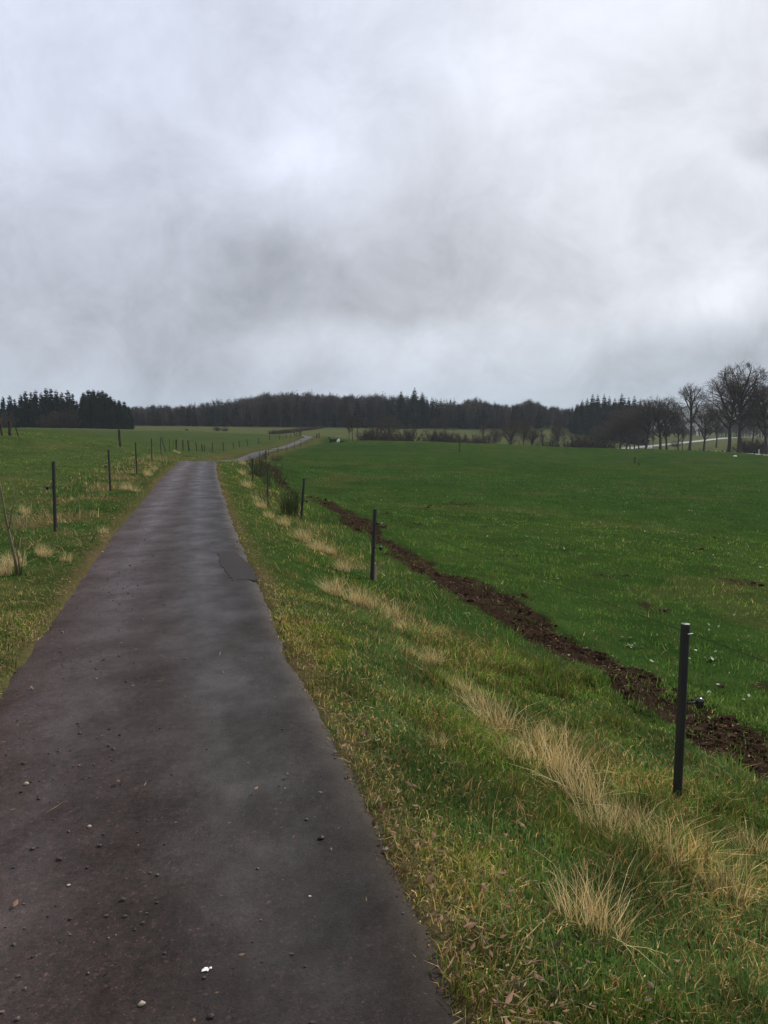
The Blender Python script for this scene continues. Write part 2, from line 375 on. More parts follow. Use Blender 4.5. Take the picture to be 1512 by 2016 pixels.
def zones(x, y):
    """masks of the ground: lateral offset, distance, soil, dry"""
    t, fy, fz = lane_coords(x, y)
    D = np.hypot(x, y)
    w1 = (fbm(x * 1.9, y * 1.9, 3, 5) - .5) * 1.5
    c = .5 * (STRIP0 + STRIP1) + (fbm(x * .25, y * .25, 41) - .5) * .5; hwid = .31 + (fbm(x * .7, y * .7, 42, 3) - .5) * .6
    soil = sstep(hwid + .10, hwid - .05, np.abs(t - c) + w1 * .30) * sstep(72, 55, fy) * (fy > -7)
    spots = sstep(.66, .74, fbm(x * .75, y * .75, 63)) * sstep(.5, .62, fbm(x * 2.5, y * 2.5, 64)) * (t > STRIP1) * sstep(13, 8, t) * .85 + sstep(.72, .78, fbm(x * .5, y * .5, 65)) * sstep(.5, .6, fbm(x * 2.2, y * 2.2, 66)) * (t > STRIP1) * .6
    soil = np.maximum(soil, np.clip(spots, 0, 1))
    dry = np.zeros_like(x)
    pn = fbm(x * .8, y * .8, 11); pf = fbm(x * 2.7, y * 2.7, 12)
    dry = np.maximum(dry, np.exp(-((t - 2.65) / .55) ** 2) * sstep(.52, .70, pn) * .8)                    # tussocky ridge of the verge
    dry = np.maximum(dry, sstep(.8, 1.2, t) * sstep(3.3, 2.4, t) * sstep(.50, .70, pf) * .35)
    dry = np.maximum(dry, np.exp(-((t + 2.2) / .9) ** 2) * sstep(.40, .58, pn))                         # left verge
    dry = np.where((fy > 60), np.maximum(dry, np.exp(-((np.abs(t) - 2.6) / 1.2) ** 2) * .8 * (np.abs(t) > 1)), dry)
    dry = np.maximum(dry, sstep(1.35, 1.0, np.abs(t)) * .6)
    field = (t > STRIP1) | (t < -4)
    dry = np.where(field, np.maximum(dry, sstep(.56, .74, fbm(x * .35, y * .35, 15)) * .35 + sstep(.6, .75, pf) * .2), dry)
    return t, fy, D, soil, np.clip(dry, 0, 1), pn, pf
def height(x, y, detail=True):
    x = np.atleast_1d(np.asarray(x, float)); y = np.atleast_1d(np.asarray(y, float))
    z = macro(x, y).reshape(x.shape)
    t, fy, fz = lane_coords(x, y)
    hw = HW
    z = z - .05 * sstep(hw + .05, hw - .12, np.abs(t))
    if detail:
        D = np.hypot(x, y); a = sstep(.95, 1.5, np.abs(t)) * np.minimum(1, .3 + D / 15)
        z = z + a * ((fbm(x * .9, y * .9, 21) - .5) * .13 + (fbm(x * 3.1, y * 3.1, 22) - .5) * .07) * sstep(90, 20, D)
        z = z + a * (fbm(x * .12, y * .12, 24, 3) - .5) * .35 * sstep(10, 40, D) * sstep(400, 150, D) * (np.abs(t) > 3)
        c = .5 * (STRIP0 + STRIP1); z = z + sstep(.7, .35, np.abs(t - c)) * ((fbm(x * 5, y * 5, 33, 4) - .5) * .16) * sstep(60, 45, fy) * (fy > -7); z = z - .025 * sstep(.55, .2, np.abs(t - c)) * sstep(60, 45, fy)
        # grassy ridge under the old fence line on the left
        lx = np.array([at(5, 860, 50)[:2], at(120, 873, 52)[:2], at(237, 885, 54)[:2]])
        yy = np.interp(x, lx[:, 0], lx[:, 1]); z = z + .22 * np.exp(-((y - yy) / .9) ** 2) * sstep(.35, .6, fbm(x * .35, y * .1, 29)) * (x < lx[2, 0] + .3)
    return z
def zat(x, y): return float(height(np.array([x]), np.array([y]))[0])
def hit(px, py, lo=1.2, hi=900.0):
    """where the line of sight through a point of the photograph meets the ground"""
    d = ray(px, py); d = d / d[1]
    ts = np.geomspace(lo, hi, 900); P = CAM[None] + d[None] * ts[:, None]
    below = P[:, 2] < height(P[:, 0], P[:, 1]); i = int(np.argmax(below))
    if not below[i]: i = len(ts) - 1
    a, b = ts[max(i - 1, 0)], ts[i]
    tt = np.linspace(a, b, 24); P = CAM[None] + d[None] * tt[:, None]; bl = P[:, 2] < height(P[:, 0], P[:, 1]); k = int(np.argmax(bl)) if bl.any() else 23
    return P[k]

# polar sheet around the camera foot, to the horizon
rad = np.concatenate([[.35], np.geomspace(.8, 60, 290), np.geomspace(60, 480, 150)[1:], np.geomspace(480, 3200, 50)[1:]])
ang = np.concatenate([np.arange(-42, 42, .22), np.arange(42, 318, 3.0)]); ang = np.radians(ang)
RR, AA = np.meshgrid(rad, ang, indexing='ij')
GX, GY = RR * np.sin(AA), RR * np.cos(AA)
GZ = height(GX.ravel(), GY.ravel()).reshape(GX.shape)
nr, na = GX.shape
i0 = np.arange(nr - 1)[:, None]; j0 = np.arange(na)[None]; j1 = (j0 + 1) % na
quads = np.stack([i0 * na + j0, i0 * na + j1, (i0 + 1) * na + j1, (i0 + 1) * na + j0], -1).reshape(-1, 4)[:, ::-1]
zt, zfy, zD, zsoil, zdry, zpn, zpf = zones(GX.ravel(), GY.ravel())
EDGE = (.25 + .75 * sstep(.42, .6, fbm(GX.ravel() * .55, GY.ravel() * .55, 92))) * sstep(1.14, .98, np.abs(zt) + (fbm(GX.ravel() * 2.2, GY.ravel() * 2.2, 91) - .5) * .3)
# closed in the middle by a small fan (under the lane)
mG, nt, b = material('meadow_ground')
pos = geo(nt)
nL = noise(nt, .045, 4, .5, pos); nM = noise(nt, .5, 5, .6, pos); nS = noise(nt, 9, 5, .7, pos); nT = noise(nt, 60, 3, .7, pos)
green = ramp(nt, nM.outputs['Fac'], [(.30, (.0155, .034, .0085)), (.52, (.0225, .047, .0115)), (.75, (.035, .061, .016))])
large = ramp(nt, nL.outputs['Fac'], [(.35, (.86, .90, .9)), (.65, (1.15, 1.08, 1.0))])
g1 = mix(nt, 1.0, green.outputs[0], large.outputs[0], 'MULTIPLY')
fine = ramp(nt, nS.outputs['Fac'], [(.25, (.62, .62, .62)), (.75, (1.35, 1.35, 1.35))])
g2 = mix(nt, .75, g1, fine.outputs[0], 'MULTIPLY')
stra = ramp(nt, nS.outputs['Fac'], [(.3, (.040, .034, .012)), (.7, (.11, .085, .04))])
palec = ramp(nt, nM.outputs['Fac'], [(.3, (.050, .058, .024)), (.7, (.080, .086, .040))])
g2 = mix(nt, attr(nt, 'pale').outputs['Fac'], g2, palec.outputs[0])
dm = mth(nt, 'MULTIPLY', attr(nt, 'dry').outputs['Fac'], .8, clamp=True)
g3 = mix(nt, dm, g2, stra.outputs[0])
soilc = ramp(nt, nS.outputs['Fac'], [(.3, (.010, .0065, .0046)), (.7, (.036, .0235, .0165))])
g4 = mix(nt, attr(nt, 'soil').outputs['Fac'], g3, soilc.outputs[0])
edgec = ramp(nt, nT.outputs['Fac'], [(.32, (.040, .025, .016)), (.68, (.15, .098, .062))])
g5 = mix(nt, mth(nt, 'MULTIPLY', attr(nt, 'verge_edge').outputs['Fac'], .5), g4, edgec.outputs[0])
nt.links.new(g5, b.inputs['Base Color']); b.inputs['Roughness'].default_value = .9; b.inputs['Specular IOR Level'].default_value = 0.0
hsum = mth(nt, 'ADD', mth(nt, 'MULTIPLY', nS.outputs['Fac'], .8), mth(nt, 'MULTIPLY', nM.outputs['Fac'], 1.5))
bump(nt, b, hsum, .55, .12)
me = mesh_np('ground', np.stack([GX, GY, GZ], -1).reshape(-1, 3), quads, mG, None, True, {'dry': zdry, 'soil': zsoil, 'verge_edge': EDGE, 'pale': np.maximum(.8 * sstep(175, 215, GY.ravel() + .25 * np.minimum(GX.ravel(), 0)), .30 * (zt < -3.2))})
ground = tag(obj('ground', me), kind='structure')

# ------------------------------------------------------------------ the lane surface
def ribbon(line, hw, ncol, wob, zoff, name, mat, extra=None):
    line = np.asarray(line); d = np.gradient(line[:, :2], axis=0); d /= np.linalg.norm(d, axis=1)[:, None]; nrm = np.column_stack([d[:, 1], -d[:, 0]])
    u = np.linspace(-1, 1, ncol); s = np.concatenate([[0], np.cumsum(np.linalg.norm(np.diff(line[:, :2], axis=0), axis=1))])
    wr = (fbm(s * 1.6, s * 0 + 1.3, 5) - .5) * wob + (fbm(s * 5, s * 0 + 4.3, 6, 5) - .5) * wob * 1.3
    wl_ = (fbm(s * 1.6, s * 0 + 7.3, 7) - .5) * wob + (fbm(s * 5, s * 0 + 9.3, 8, 5) - .5) * wob * 1.3
    T = u[None, :] * hw; T = np.where(u[None] > 0, T + u[None] ** 6 * wr[:, None], T - u[None] ** 6 * wl_[:, None])
    X = line[:, 0][:, None] + nrm[:, 0][:, None] * T; Y = line[:, 1][:, None] + nrm[:, 1][:, None] * T
    Z = line[:, 2][:, None] + zoff - .012 * u[None] ** 2 - .03 * np.abs(u[None]) ** 24 + 0 * T
    Z = Z + (fbm(X * .8, Y * .8, 31) - .5) * .02
    n, m = X.shape; i = np.arange(n - 1)[:, None]; j = np.arange(m - 1)[None]
    q = np.stack([i * m + j, i * m + j + 1, (i + 1) * m + j + 1, (i + 1) * m + j], -1).reshape(-1, 4)
    return mesh_np(name, np.stack([X, Y, Z], -1).reshape(-1, 3), q, mat, None, True, {'across': (T / hw).ravel()})
mA, nt, b = material('wet_asphalt')
pos = geo(nt); ac = attr(nt, 'across').outputs['Fac']
mp = N(nt, 'ShaderNodeMapping'); mp.inputs['Rotation'].default_value = (0, 0, R(12)); nt.links.new(pos, mp.inputs[0])
mp2 = N(nt, 'ShaderNodeMapping'); mp2.inputs['Rotation'].default_value = (0, 0, R(-12)); mp2.inputs['Scale'].default_value = (1.1, .75, 1); nt.links.new(pos, mp2.inputs[0])
nP = noise(nt, 1.7, 8, .70, mp2.outputs[0]); nB = noise(nt, 3.2, 6, .65, pos); nF = noise(nt, 330, 4, .75, pos)
vor = N(nt, 'ShaderNodeTexVoronoi'); vor.inputs['Scale'].default_value = 210; nt.links.new(pos, vor.inputs['Vector'])
base = ramp(nt, nB.outputs['Fac'], [(.3, (.0062, .0047, .0046)), (.5, (.0098, .0073, .0071)), (.72, (.0165, .0119, .0112))])
# reddish silt along the left half and the middle
red = mth(nt, 'MULTIPLY', mth(nt, 'ADD', mth(nt, 'MULTIPLY', ac, -.55), .38, clamp=True), mth(nt, 'MULTIPLY', nP.outputs['Fac'], 1.5), clamp=True)
c1 = mix(nt, red, base.outputs[0], (.040, .0205, .0180))
# aggregate: dark and pale grains, a few very pale
spk = ramp(nt, vor.outputs['Color'], [(.0, (.50, .50, .50)), (.5, (.95, .95, .95)), (.86, (1.35, 1.33, 1.30)), (.965, (4.2, 4.0, 3.8))])
c2 = mix(nt, .9, c1, spk.outputs[0], 'MULTIPLY')
v2 = N(nt, 'ShaderNodeTexVoronoi'); v2.inputs['Scale'].default_value = 85; nt.links.new(pos, v2.inputs['Vector'])
chip = ramp(nt, v2.outputs['Color'], [(.0, (.40, .38, .37)), (.22, (.62, .60, .59)), (.30, (1.0, 1.0, 1.0)), (.80, (1.12, 1.12, 1.12)), (.90, (1.9, 1.85, 1.8)), (.97, (4.0, 3.8, 3.6))])
c2 = mix(nt, .85, c2, chip.outputs[0], 'MULTIPLY')
nG = noise(nt, 26, 5, .75, pos); grit = ramp(nt, nG.outputs['Fac'], [(.36, (.52, .50, .49)), (.62, (1.38, 1.38, 1.38))])
c2 = mix(nt, .8, c2, grit.outputs[0], 'MULTIPLY')
edge = mth(nt, 'POWER', mth(nt, 'ABSOLUTE', ac), 14)
ed2 = mth(nt, 'MULTIPLY', edge, mth(nt, 'MULTIPLY', nB.outputs['Fac'], 1.3), clamp=True)
c3 = mix(nt, ed2, c2, (.055, .040, .027))
nt.links.new(c3, b.inputs['Base Color'])
# two polished wheel tracks stay wetter than the rest
trk = mth(nt, 'ABSOLUTE', mth(nt, 'SUBTRACT', mth(nt, 'ABSOLUTE', mth(nt, 'ADD', ac, .05)), .42))
wet = mth(nt, 'MULTIPLY', mth(nt, 'SUBTRACT', .42, trk, clamp=True), .45)
wet = mth(nt, 'ADD', nP.outputs['Fac'], wet)
rgh = ramp(nt, wet, [(.38, (.66, .66, .66)), (.60, (.52, .52, .52)), (.85, (.37, .37, .37))])
nt.links.new(rgh.outputs[0], b.inputs['Roughness']); spc = ramp(nt, wet, [(.38, (.09, .09, .09)), (.60, (.14, .14, .14)), (.85, (.27, .27, .27))]); nt.links.new(spc.outputs[0], b.inputs['Specular IOR Level'])
hh = mth(nt, 'ADD', mth(nt, 'MULTIPLY', v2.outputs['Distance'], -.35), mth(nt, 'MULTIPLY', nF.outputs['Fac'], 1.3))
hh2 = mth(nt, 'ADD', hh, mth(nt, 'ADD', mth(nt, 'MULTIPLY', nB.outputs['Fac'], 1.2), mth(nt, 'MULTIPLY', nG.outputs['Fac'], .8)))
bump(nt, b, hh2, .75, .004)
lane_line = LANE.copy()
# even, finer spacing
s = np.concatenate([[0], np.cumsum(np.linalg.norm(np.diff(LANE[:, :2], axis=0), axis=1))])
ss = np.concatenate([np.arange(0, 45, .06), np.arange(45, s[-1], .5)])
LL = np.column_stack([np.interp(ss, s, LANE[:, k]) for k in range(3)])
path = tag(obj('path', ribbon(LL, HW, 27, .09, .012, 'path', mA)), kind='structure')

# darker repair that widens the lane on the right
pc = [ground0(*p) for p in [(428, 1090), (464, 1086), (482, 1104), (498, 1122), (507, 1141), (458, 1143), (438, 1118)]]
pc = np.array(pc); cen = pc.mean(0); ring = []
for i in range(len(pc)):
    for u in np.linspace(0, 1, 10, endpoint=False):
        p = pc[i] * (1 - u) + pc[(i + 1) % len(pc)] * u; ring.append(p + np.array([rng.normal(0, .012), rng.normal(0, .02), 0]))
ring = np.array(ring); m = len(ring); V = []; Tt = []
for f in (1.02, 1.0, .8, .6, .4, .2, 0.02):
    q = cen + (ring - cen) * f; t_, fy_, fz_ = lane_coords(q[:, 0], q[:, 1]); u_ = np.minimum(np.abs(t_) / HW, .88)
    q[:, 2] = fz_ + .012 - .012 * u_ ** 2 - .03 * u_ ** 24 + (fbm(q[:, 0] * .8, q[:, 1] * .8, 31) - .5) * .02 + .005 - .007 * (f > 1.01); V.append(q)
V = np.vstack(V)
for k in range(6):
    for i in range(m):
        j = (i + 1) % m; Tt += [(k * m + i, k * m + j, k * m + m + j), (k * m + i, k * m + m + j, k * m + m + i)]
M_PATCH = mat_noise('patch_asphalt', (.010, .0082, .0080), (.019, .0150, .0148), 30, .75, .6, .006, .12)
tag(obj('path_patch', mesh_np('path_patch', V, Tt, M_PATCH, None, False)), kind='structure')

# ------------------------------------------------------------------ far road on the right
mR = mat_noise('pale_road_surface', (.055, .055, .058), (.085, .085, .088), .6, .7, .2, .01, .25)
tag(obj('road', ribbon(r2, 2.9, 9, .05, .10, 'road', mR)), kind='structure')
# ------------------------------------------------------------------ far hills
def hill(name, pts, depth, mat, seed):
    """a wooded ridge: crest points (px, py, distance) with its slopes down to the plain"""
    C = np.array([at(*p) for p in pts]); C = catmull(C, 10); n = len(C)
    w = np.linspace(-1, 1, 25); V = []
    for k, u in enumerate(w):
        q = C.copy(); dirr = q[:, :2] / np.linalg.norm(q[:, :2], axis=1)[:, None]
        q[:, :2] += dirr * u * depth; q[:, 2] = -25 + (C[:, 2] + 25) * (1 - abs(u) ** 1.7)
        q[:, 2] += (fbm(q[:, 0] / 14, q[:, 1] / 14, seed, 4) - .5) * 9 * (1 - abs(u) * .5)
        V.append(q)
    V = np.stack(V, 1); m = len(w); i = np.arange(n - 1)[:, None]; j = np.arange(m - 1)[None]
    q = np.stack([i * m + j, i * m + j + 1, (i + 1) * m + j + 1, (i + 1) * m + j], -1).reshape(-1, 4)[:, ::-1]
    return tag(obj(name, mesh_np(name, V.reshape(-1, 3), q, mat, None, False)), kind='structure')
M_HILL = mat_noise('wooded_hill', (.014, .020, .015), (.034, .036, .026), .06, .95, 0, spec=.05)
hill('hills', [(1150, 838, 2300), (1250, 818, 2300), (1330, 806, 2300), (1390, 795, 2300), (1450, 790, 2300), (1512, 786, 2300), (1600, 784, 2300), (1750, 800, 2300)], 600, M_HILL, 3)
hill('hills', [(1340, 858, 900), (1385, 846, 900), (1430, 832, 900), (1480, 820, 900), (1540, 814, 900), (1640, 815, 900), (1800, 830, 900)], 170, M_HILL, 5)

# ------------------------------------------------------------------ tree templates
def rot_axis(v, k, a):
    return v * math.cos(a) + np.cross(k, v) * math.sin(a) + k * np.dot(k, v) * (1 - math.cos(a))
def perp(d, r):
    p = np.cross(d, r.normal(size=3)); return p / (np.linalg.norm(p) + 1e-9)
def bare_tree(seed, H=1.0, bare=.32, spread=.32, limbs=11, fork=False, lean=0.0, up=.25, dens=1.0):
    """winter tree of height about H; returns trunk and crown meshes"""
    r = np.random.default_rng(seed); tr = MB(); cw = MB()
    def twig(p, d, L, w):
        side = perp(d, r) * w; e = p + d * L + r.normal(0, .05 * L, 3); m = p + d * L * .5 + r.normal(0, .05 * L, 3)
        s2 = np.cross(d, side); s2 = s2 / (np.linalg.norm(s2) + 1e-9) * w
        cw.add([p - side, p + side, m + side * .7, m - side * .7, e], [(0, 1, 2), (0, 2, 3), (3, 2, 4)])
    def grow(p, d, L, rad, lv, seg):
        pts = [p]; q = p.copy(); dd = d.copy()
        for i in range(seg):
            dd = dd + r.normal(0, .13 if lv else .035, 3) + np.array([0, 0, up * (.5 if lv == 1 else .28 if lv else 0)]) * (.5 if lv else 0)
            dd /= np.linalg.norm(dd); q = q + dd * L / seg; pts.append(q.copy())
        pts = np.array(pts); taper = np.linspace(1, .25 if lv else .42, seg + 1); 
        if lv == 0: taper = taper * (1 + .55 * np.exp(-np.linspace(0, 1, seg + 1) / .06))
        (tr if lv < 2 else cw).tube(pts, rad * taper, 8 if lv == 0 else 5 if lv == 1 else 3, cap=False)
        return pts
    def along(pts, u):
        x = u * (len(pts) - 1); i = min(int(x), len(pts) - 2); return pts[i] + (pts[i + 1] - pts[i]) * (x - i), (pts[i + 1] - pts[i]) / (np.linalg.norm(pts[i + 1] - pts[i]) + 1e-9)
    zc_ = (bare + 1.0) / 2 * H * .99; rz_ = (1.0 - bare) / 2 * H * 1.02; rx_ = spread * H
    def room(p, d):
        """distance from p along d to the outline of the crown"""
        sc = np.array([rx_, rx_, rz_]); o = (p - np.array([lean * zc_ * .8, 0, zc_])) / sc; v = d / sc
        a, b_, c = v @ v, 2 * o @ v, o @ o - 1; disc = b_ * b_ - 4 * a * c
        return max(0.02 * H, (-b_ + math.sqrt(disc)) / (2 * a)) if disc > 0 else .04 * H
    t = grow(np.array([0, 0, -.02 * H]), np.array([lean, 0, 1.0]), H * min(.80, bare + .38), H * .020, 0, 9)
    top_u = min(.80, bare + .38); ga = r.uniform(0, 6)
    for k in range(limbs):
        u = bare * .92 / top_u + (1 - bare * .92 / top_u) * ((k + r.uniform(0, .6)) / limbs) ** .9; u = min(u, .995)
        p, td = along(t, u); ga += 2.4 + r.normal(0, .3); tilt = R(r.uniform(22, 70)) * (1.1 - .75 * (u - .4))
        d = np.array([math.cos(ga) * math.sin(tilt), math.sin(ga) * math.sin(tilt), math.cos(tilt)])
        L1 = room(p, d) * r.uniform(.82, 1.0)
        l1 = grow(p, d, L1, H * .0105 * (.5 + .9 * L1 / (.5 * H)), 1, 6)
        for a in range(int(11 * dens)):
            u1 = r.uniform(.2, 1.0); p1, d1 = along(l1, u1)
            d2 = rot_axis(d1, perp(d1, r), R(r.uniform(25, 62))); L2 = min(L1 * .5 * (1.25 - .7 * u1), room(p1, d2) * r.uniform(.85, 1.06))
            l2 = grow(p1, d2, L2, H * .0034, 2, 3)
            for c in range(int(7 * dens)):
                u2 = r.uniform(.2, 1.0); p2, d3 = along(l2, u2); d3 = rot_axis(d3, perp(d3, r), R(r.uniform(20, 55))); L3 = min(max(L2 * r.uniform(.45, .8), .03 * H), room(p2, d3) * 1.1 + .01 * H)
                twig(p2, d3, L3, H * .0017)
                for e in range(3):
                    p3 = p2 + d3 * L3 * r.uniform(.3, 1); d4 = rot_axis(d3, perp(d3, r), R(r.uniform(20, 60))); twig(p3, d4, L3 * r.uniform(.4, .75), H * .0013)
    return tr.mesh('trunk', M_BARK, True), cw.mesh('crown', M_TWIG)
def spruce(seed, H=1.0, rad=.20, bare=.06, levels=22, ragged=.25, column=.0, flat=False):
    r = np.random.default_rng(seed); tr = MB(); cw = MB()
    tr.tube([(0, 0, -.02 * H), (0, 0, H * .5), (0, 0, H * .98)], [H * .016, H * .011, H * .001], 6, False)
    for k in range(levels):
        u = bare + (1 - bare) * k / levels; u += r.uniform(-.3, .3) / levels
        prof = (1 - u) ** .8 if not column else min((1 - u) ** .55, .85 + .0 * u)
        L0 = H * rad * (prof + .04); nb = int(13 if u < .8 else 8)
        if r.random() < ragged * .25 and u < .8: nb = int(nb * .5)
        a0 = r.uniform(0, 6.28)
        for b in range(nb):
            a = a0 + 6.283 * b / nb + r.normal(0, .18); L = L0 * r.uniform(1 - ragged * 1.6, 1 + ragged * .7)
            if L < .006 * H: L = .006 * H
            z = H * u; dx, dy = math.cos(a), math.sin(a); droop = r.uniform(.18, .42) * (1 - u * .7); tip_up = L * .16
            n = 3; w = L * r.uniform(.30, .46)
            base = np.array([0, 0, z]); midp = np.array([dx * L * .55, dy * L * .55, z - L * droop * .55]); tip = np.array([dx * L, dy * L, z - L * droop * .75 + tip_up])
            sx = np.array([-dy, dx, 0]) * w; dn = np.array([0, 0, -w * r.uniform(.6, 1.2)])
            cw.add([base, midp - sx + dn * .5, midp + sx + dn * .5, tip, midp + dn * 1.2], [(0, 1, 4), (0, 4, 2), (1, 3, 4), (4, 3, 2), (0, 1, 2), (1, 2, 3)][:4])
            # hanging twig fringes
            for e in range(3):
                q = base + (tip - base) * r.uniform(.35, .95); sd = np.array([-dy, dx, 0]) * r.choice([-1, 1]) * L * r.uniform(.12, .3)
                cw.add([q, q + sd + np.array([dx, dy, 0]) * L * .12 - np.array([0, 0, L * .05]), q + sd * .5 - np.array([0, 0, L * r.uniform(.12, .3)])], [(0, 1, 2)])
    return tr.mesh('trunk', M_BARK, True), cw.mesh('crown', M_SPRUCE)
def bush(seed, H=1.0, wide=.55, stems=26, mat=None, twigs=18, upright=.0, name='twigs', tw=.0075, sw=.010, root=.25):
    r = np.random.default_rng(seed); m = MB()
    for k in range(stems):
        a = r.uniform(0, 6.28); rr = math.sqrt(r.uniform(0, 1)); tilt = rr * R(58 * (1 - upright)); L = H * r.uniform(.65, 1.0) * (1 - .12 * rr)
        p = np.array([math.cos(a) * rr * wide * .25, math.sin(a) * rr * wide * .25, -.03 * H]) * H if False else np.array([math.cos(a) * rr * wide * root * H, math.sin(a) * rr * wide * root * H, -.03 * H])
        d = np.array([math.cos(a) * math.sin(tilt) * wide * 1.7, math.sin(a) * math.sin(tilt) * wide * 1.7, math.cos(tilt)]); d /= np.linalg.norm(d)
        pts = [p]; q = p.copy(); dd = d.copy()
        for i in range(5):
            dd = dd + r.normal(0, .09, 3) + np.array([0, 0, .05]); dd /= np.linalg.norm(dd); q = q + dd * L / 5; pts.append(q.copy())
        pts = np.array(pts); m.tube(pts, H * sw * np.linspace(1, .25, 6), 3, False)
        for e in range(twigs):
            u = r.uniform(.15, 1.0) * 4.999; i = int(u); p1 = pts[i] + (pts[i + 1] - pts[i]) * (u - i); d1 = pts[i + 1] - pts[i]; d1 /= np.linalg.norm(d1)
            ax = perp(d1, r); d2 = rot_axis(d1, ax, R(r.uniform(12, 58) * (1 - .6 * upright))); l = L * r.uniform(.14, .34); s = perp(d2, r) * H * tw
            m.add([p1 - s, p1 + s, p1 + d2 * l], [(0, 1, 2)])
            d3 = rot_axis(d2, perp(d2, r), R(30)); p2 = p1 + d2 * l * .5; m.add([p2 - s * .7, p2 + s * .7, p2 + d3 * l * .55], [(0, 1, 2)])
    return m.mesh(name, mat or M_BUSH)

TREES = {}
def tmpl(kind, i):
    key = (kind, i)
    if key not in TREES:
        if kind == 'oak': TREES[key] = bare_tree(100 + i, 1, .30, [.30, .33, .27, .25, .34][i % 5], 15, up=.17)
        if kind == 'slim': TREES[key] = bare_tree(140 + i, 1, .40, .27, 11, lean=.05, up=.2, dens=.85)
        if kind == 'wide': TREES[key] = bare_tree(170 + i, 1, .14, .46, 17, up=.12, dens=1.1)
        if kind == 'lean': TREES[key] = bare_tree(190 + i, 1, .2, .40, 12, lean=-.55, up=.2)
        if kind == 'pole': TREES[key] = bare_tree(210 + i, 1, .40, .14, 8, up=.4, dens=.8)
        if kind == 'spruce': TREES[key] = spruce(300 + i, 1, .21, .03, 36, .25)
        if kind == 'column': TREES[key] = spruce(330 + i, 1, .19, .08, 30, .42, column=True)
        if kind == 'dense': TREES[key] = spruce(360 + i, 1, .25, .01, 36, .22, column=True)
    return TREES[key]
def plant_tree(name, kind, i, px, base_y, top_y, Y, wide=1.0, rz=None, label=None, cat='tree', group=None, lean=0):
    b_ = at(px, base_y, Y); zz = zat(b_[0], b_[1]); top = at(px, top_y, Y)[2]; H = top - zz
    root = empty(name, (b_[0], b_[1], zz - .05)); tr, cw = tmpl(kind, i)
    k = H / .98 if kind in ('spruce', 'column', 'dense') else H / zmax(tr, cw)
    root.scale = (k * wide, k * wide, k); root.rotation_euler = (0, lean, random.uniform(0, 6.28) if rz is None else rz)
    obj('trunk', tr, root); obj('crown', cw, root); tag(root, label, cat, group); return root
_zm = {}
def zmax(tr, cw):
    if cw.name not in _zm:
        a = np.zeros(len(cw.vertices) * 3, np.float32); cw.vertices.foreach_get('co', a); _zm[cw.name] = float(np.percentile(a[2::3], 99.7))
    return _zm[cw.name]

# ---- avenue of bare trees along the far road (right)
G = 'bare trees lining the far road'
AV = [('oak', 0, 1455, 892.5, 714, 170, 1.12, 'tallest bare tree, straight dark trunk and rounded twiggy crown beside the road'),
      ('oak', 1, 1434, 888.5, 738, 181, 1.25, 'thick-trunked bare tree with long limbs reaching left, just left of the tallest tree'),
      ('slim', 0, 1358, 889, 753, 186, 1.0, 'slender bare tree with a curved trunk and open fan-shaped crown against the sky'),
      ('oak', 2, 1385, 889, 797, 214, 1.15, 'lower bare tree standing between the slender curved tree and the thick-trunked tree'),
      ('oak', 3, 1312, 889.5, 788, 200, 1.1, 'bare tree with thin straight trunk and ragged crown, first left of the slender curved tree'),
      ('oak', 4, 1300, 889.5, 780, 202, 1.3, 'dense brown bare tree with a broad domed crown in the middle of the row'),
      ('oak', 0, 1272, 889, 786, 208, 1.35, 'bare tree with stout dark trunk just right of the white-topped bale'),
      ('slim', 1, 1258, 889, 808, 215, .9, 'thin bare tree standing over the green verge right of the pale road bend'),
      ('slim', 2, 1249, 889, 806, 218, .9, 'right one of two close thin trunks in front of the pale road bend'),
      ('slim', 0, 1240, 889, 812, 222, .9, 'left one of two close thin trunks in front of the pale road bend'),
      ('oak', 2, 1220, 889, 806, 214, 1.35, 'stout bare tree at the left end of the pale road bend'),
      ('pole', 0, 1208, 888, 832, 216, 1.2, 'thin crooked bare tree left of the stout tree at the road bend'),
      ('lean', 0, 1197, 888, 838, 214, 1.1, 'low bare tree leaning far to the left over the field crest'),
      ('oak', 1, 1509, 891, 758, 168, 1.2, 'bare tree cut off by the right border of the picture'),
      ('pole', 1, 1286, 889, 842, 206, .9, 'bare sapling standing right beside the dense brown domed tree'),
      ('pole', 0, 1343, 889, 838, 200, .9, 'bare sapling pole just left of the slender curved tree'),
      ('oak', 3, 1335, 888, 812, 232, 1.0, 'small bare tree behind the gap left of the slender curved tree'),
      ('oak', 4, 1480, 889, 800, 245, 1.2, 'hazy bare tree behind and right of the tallest tree'),
      ('oak', 2, 1410, 889, 806, 262, 1.1, 'faint bare tree behind the thick-trunked tree'),
      ('wide', 1, 1180, 884, 836, 250, 1.0, 'bushy bare tree in the thicket left of the leaning tree'),
      ('wide', 0, 1232, 886, 800, 236, 1.1, 'dark bare tree rising behind the pale road bend')]
for j, (kd, i, px, by, ty, Y, w, lb) in enumerate(AV):
    plant_tree('bare_tree', kd, i, px, by, ty, Y, w, [0, 2.1, 0.4, 3.3, 5.0, 1.2, 4.1, .7, 2.5, 3.9, 5.5, .2, 0, 4.4, 1, 2, 3, 5.9, 2.9, .9, 4.8][j], lb, 'tree', G)
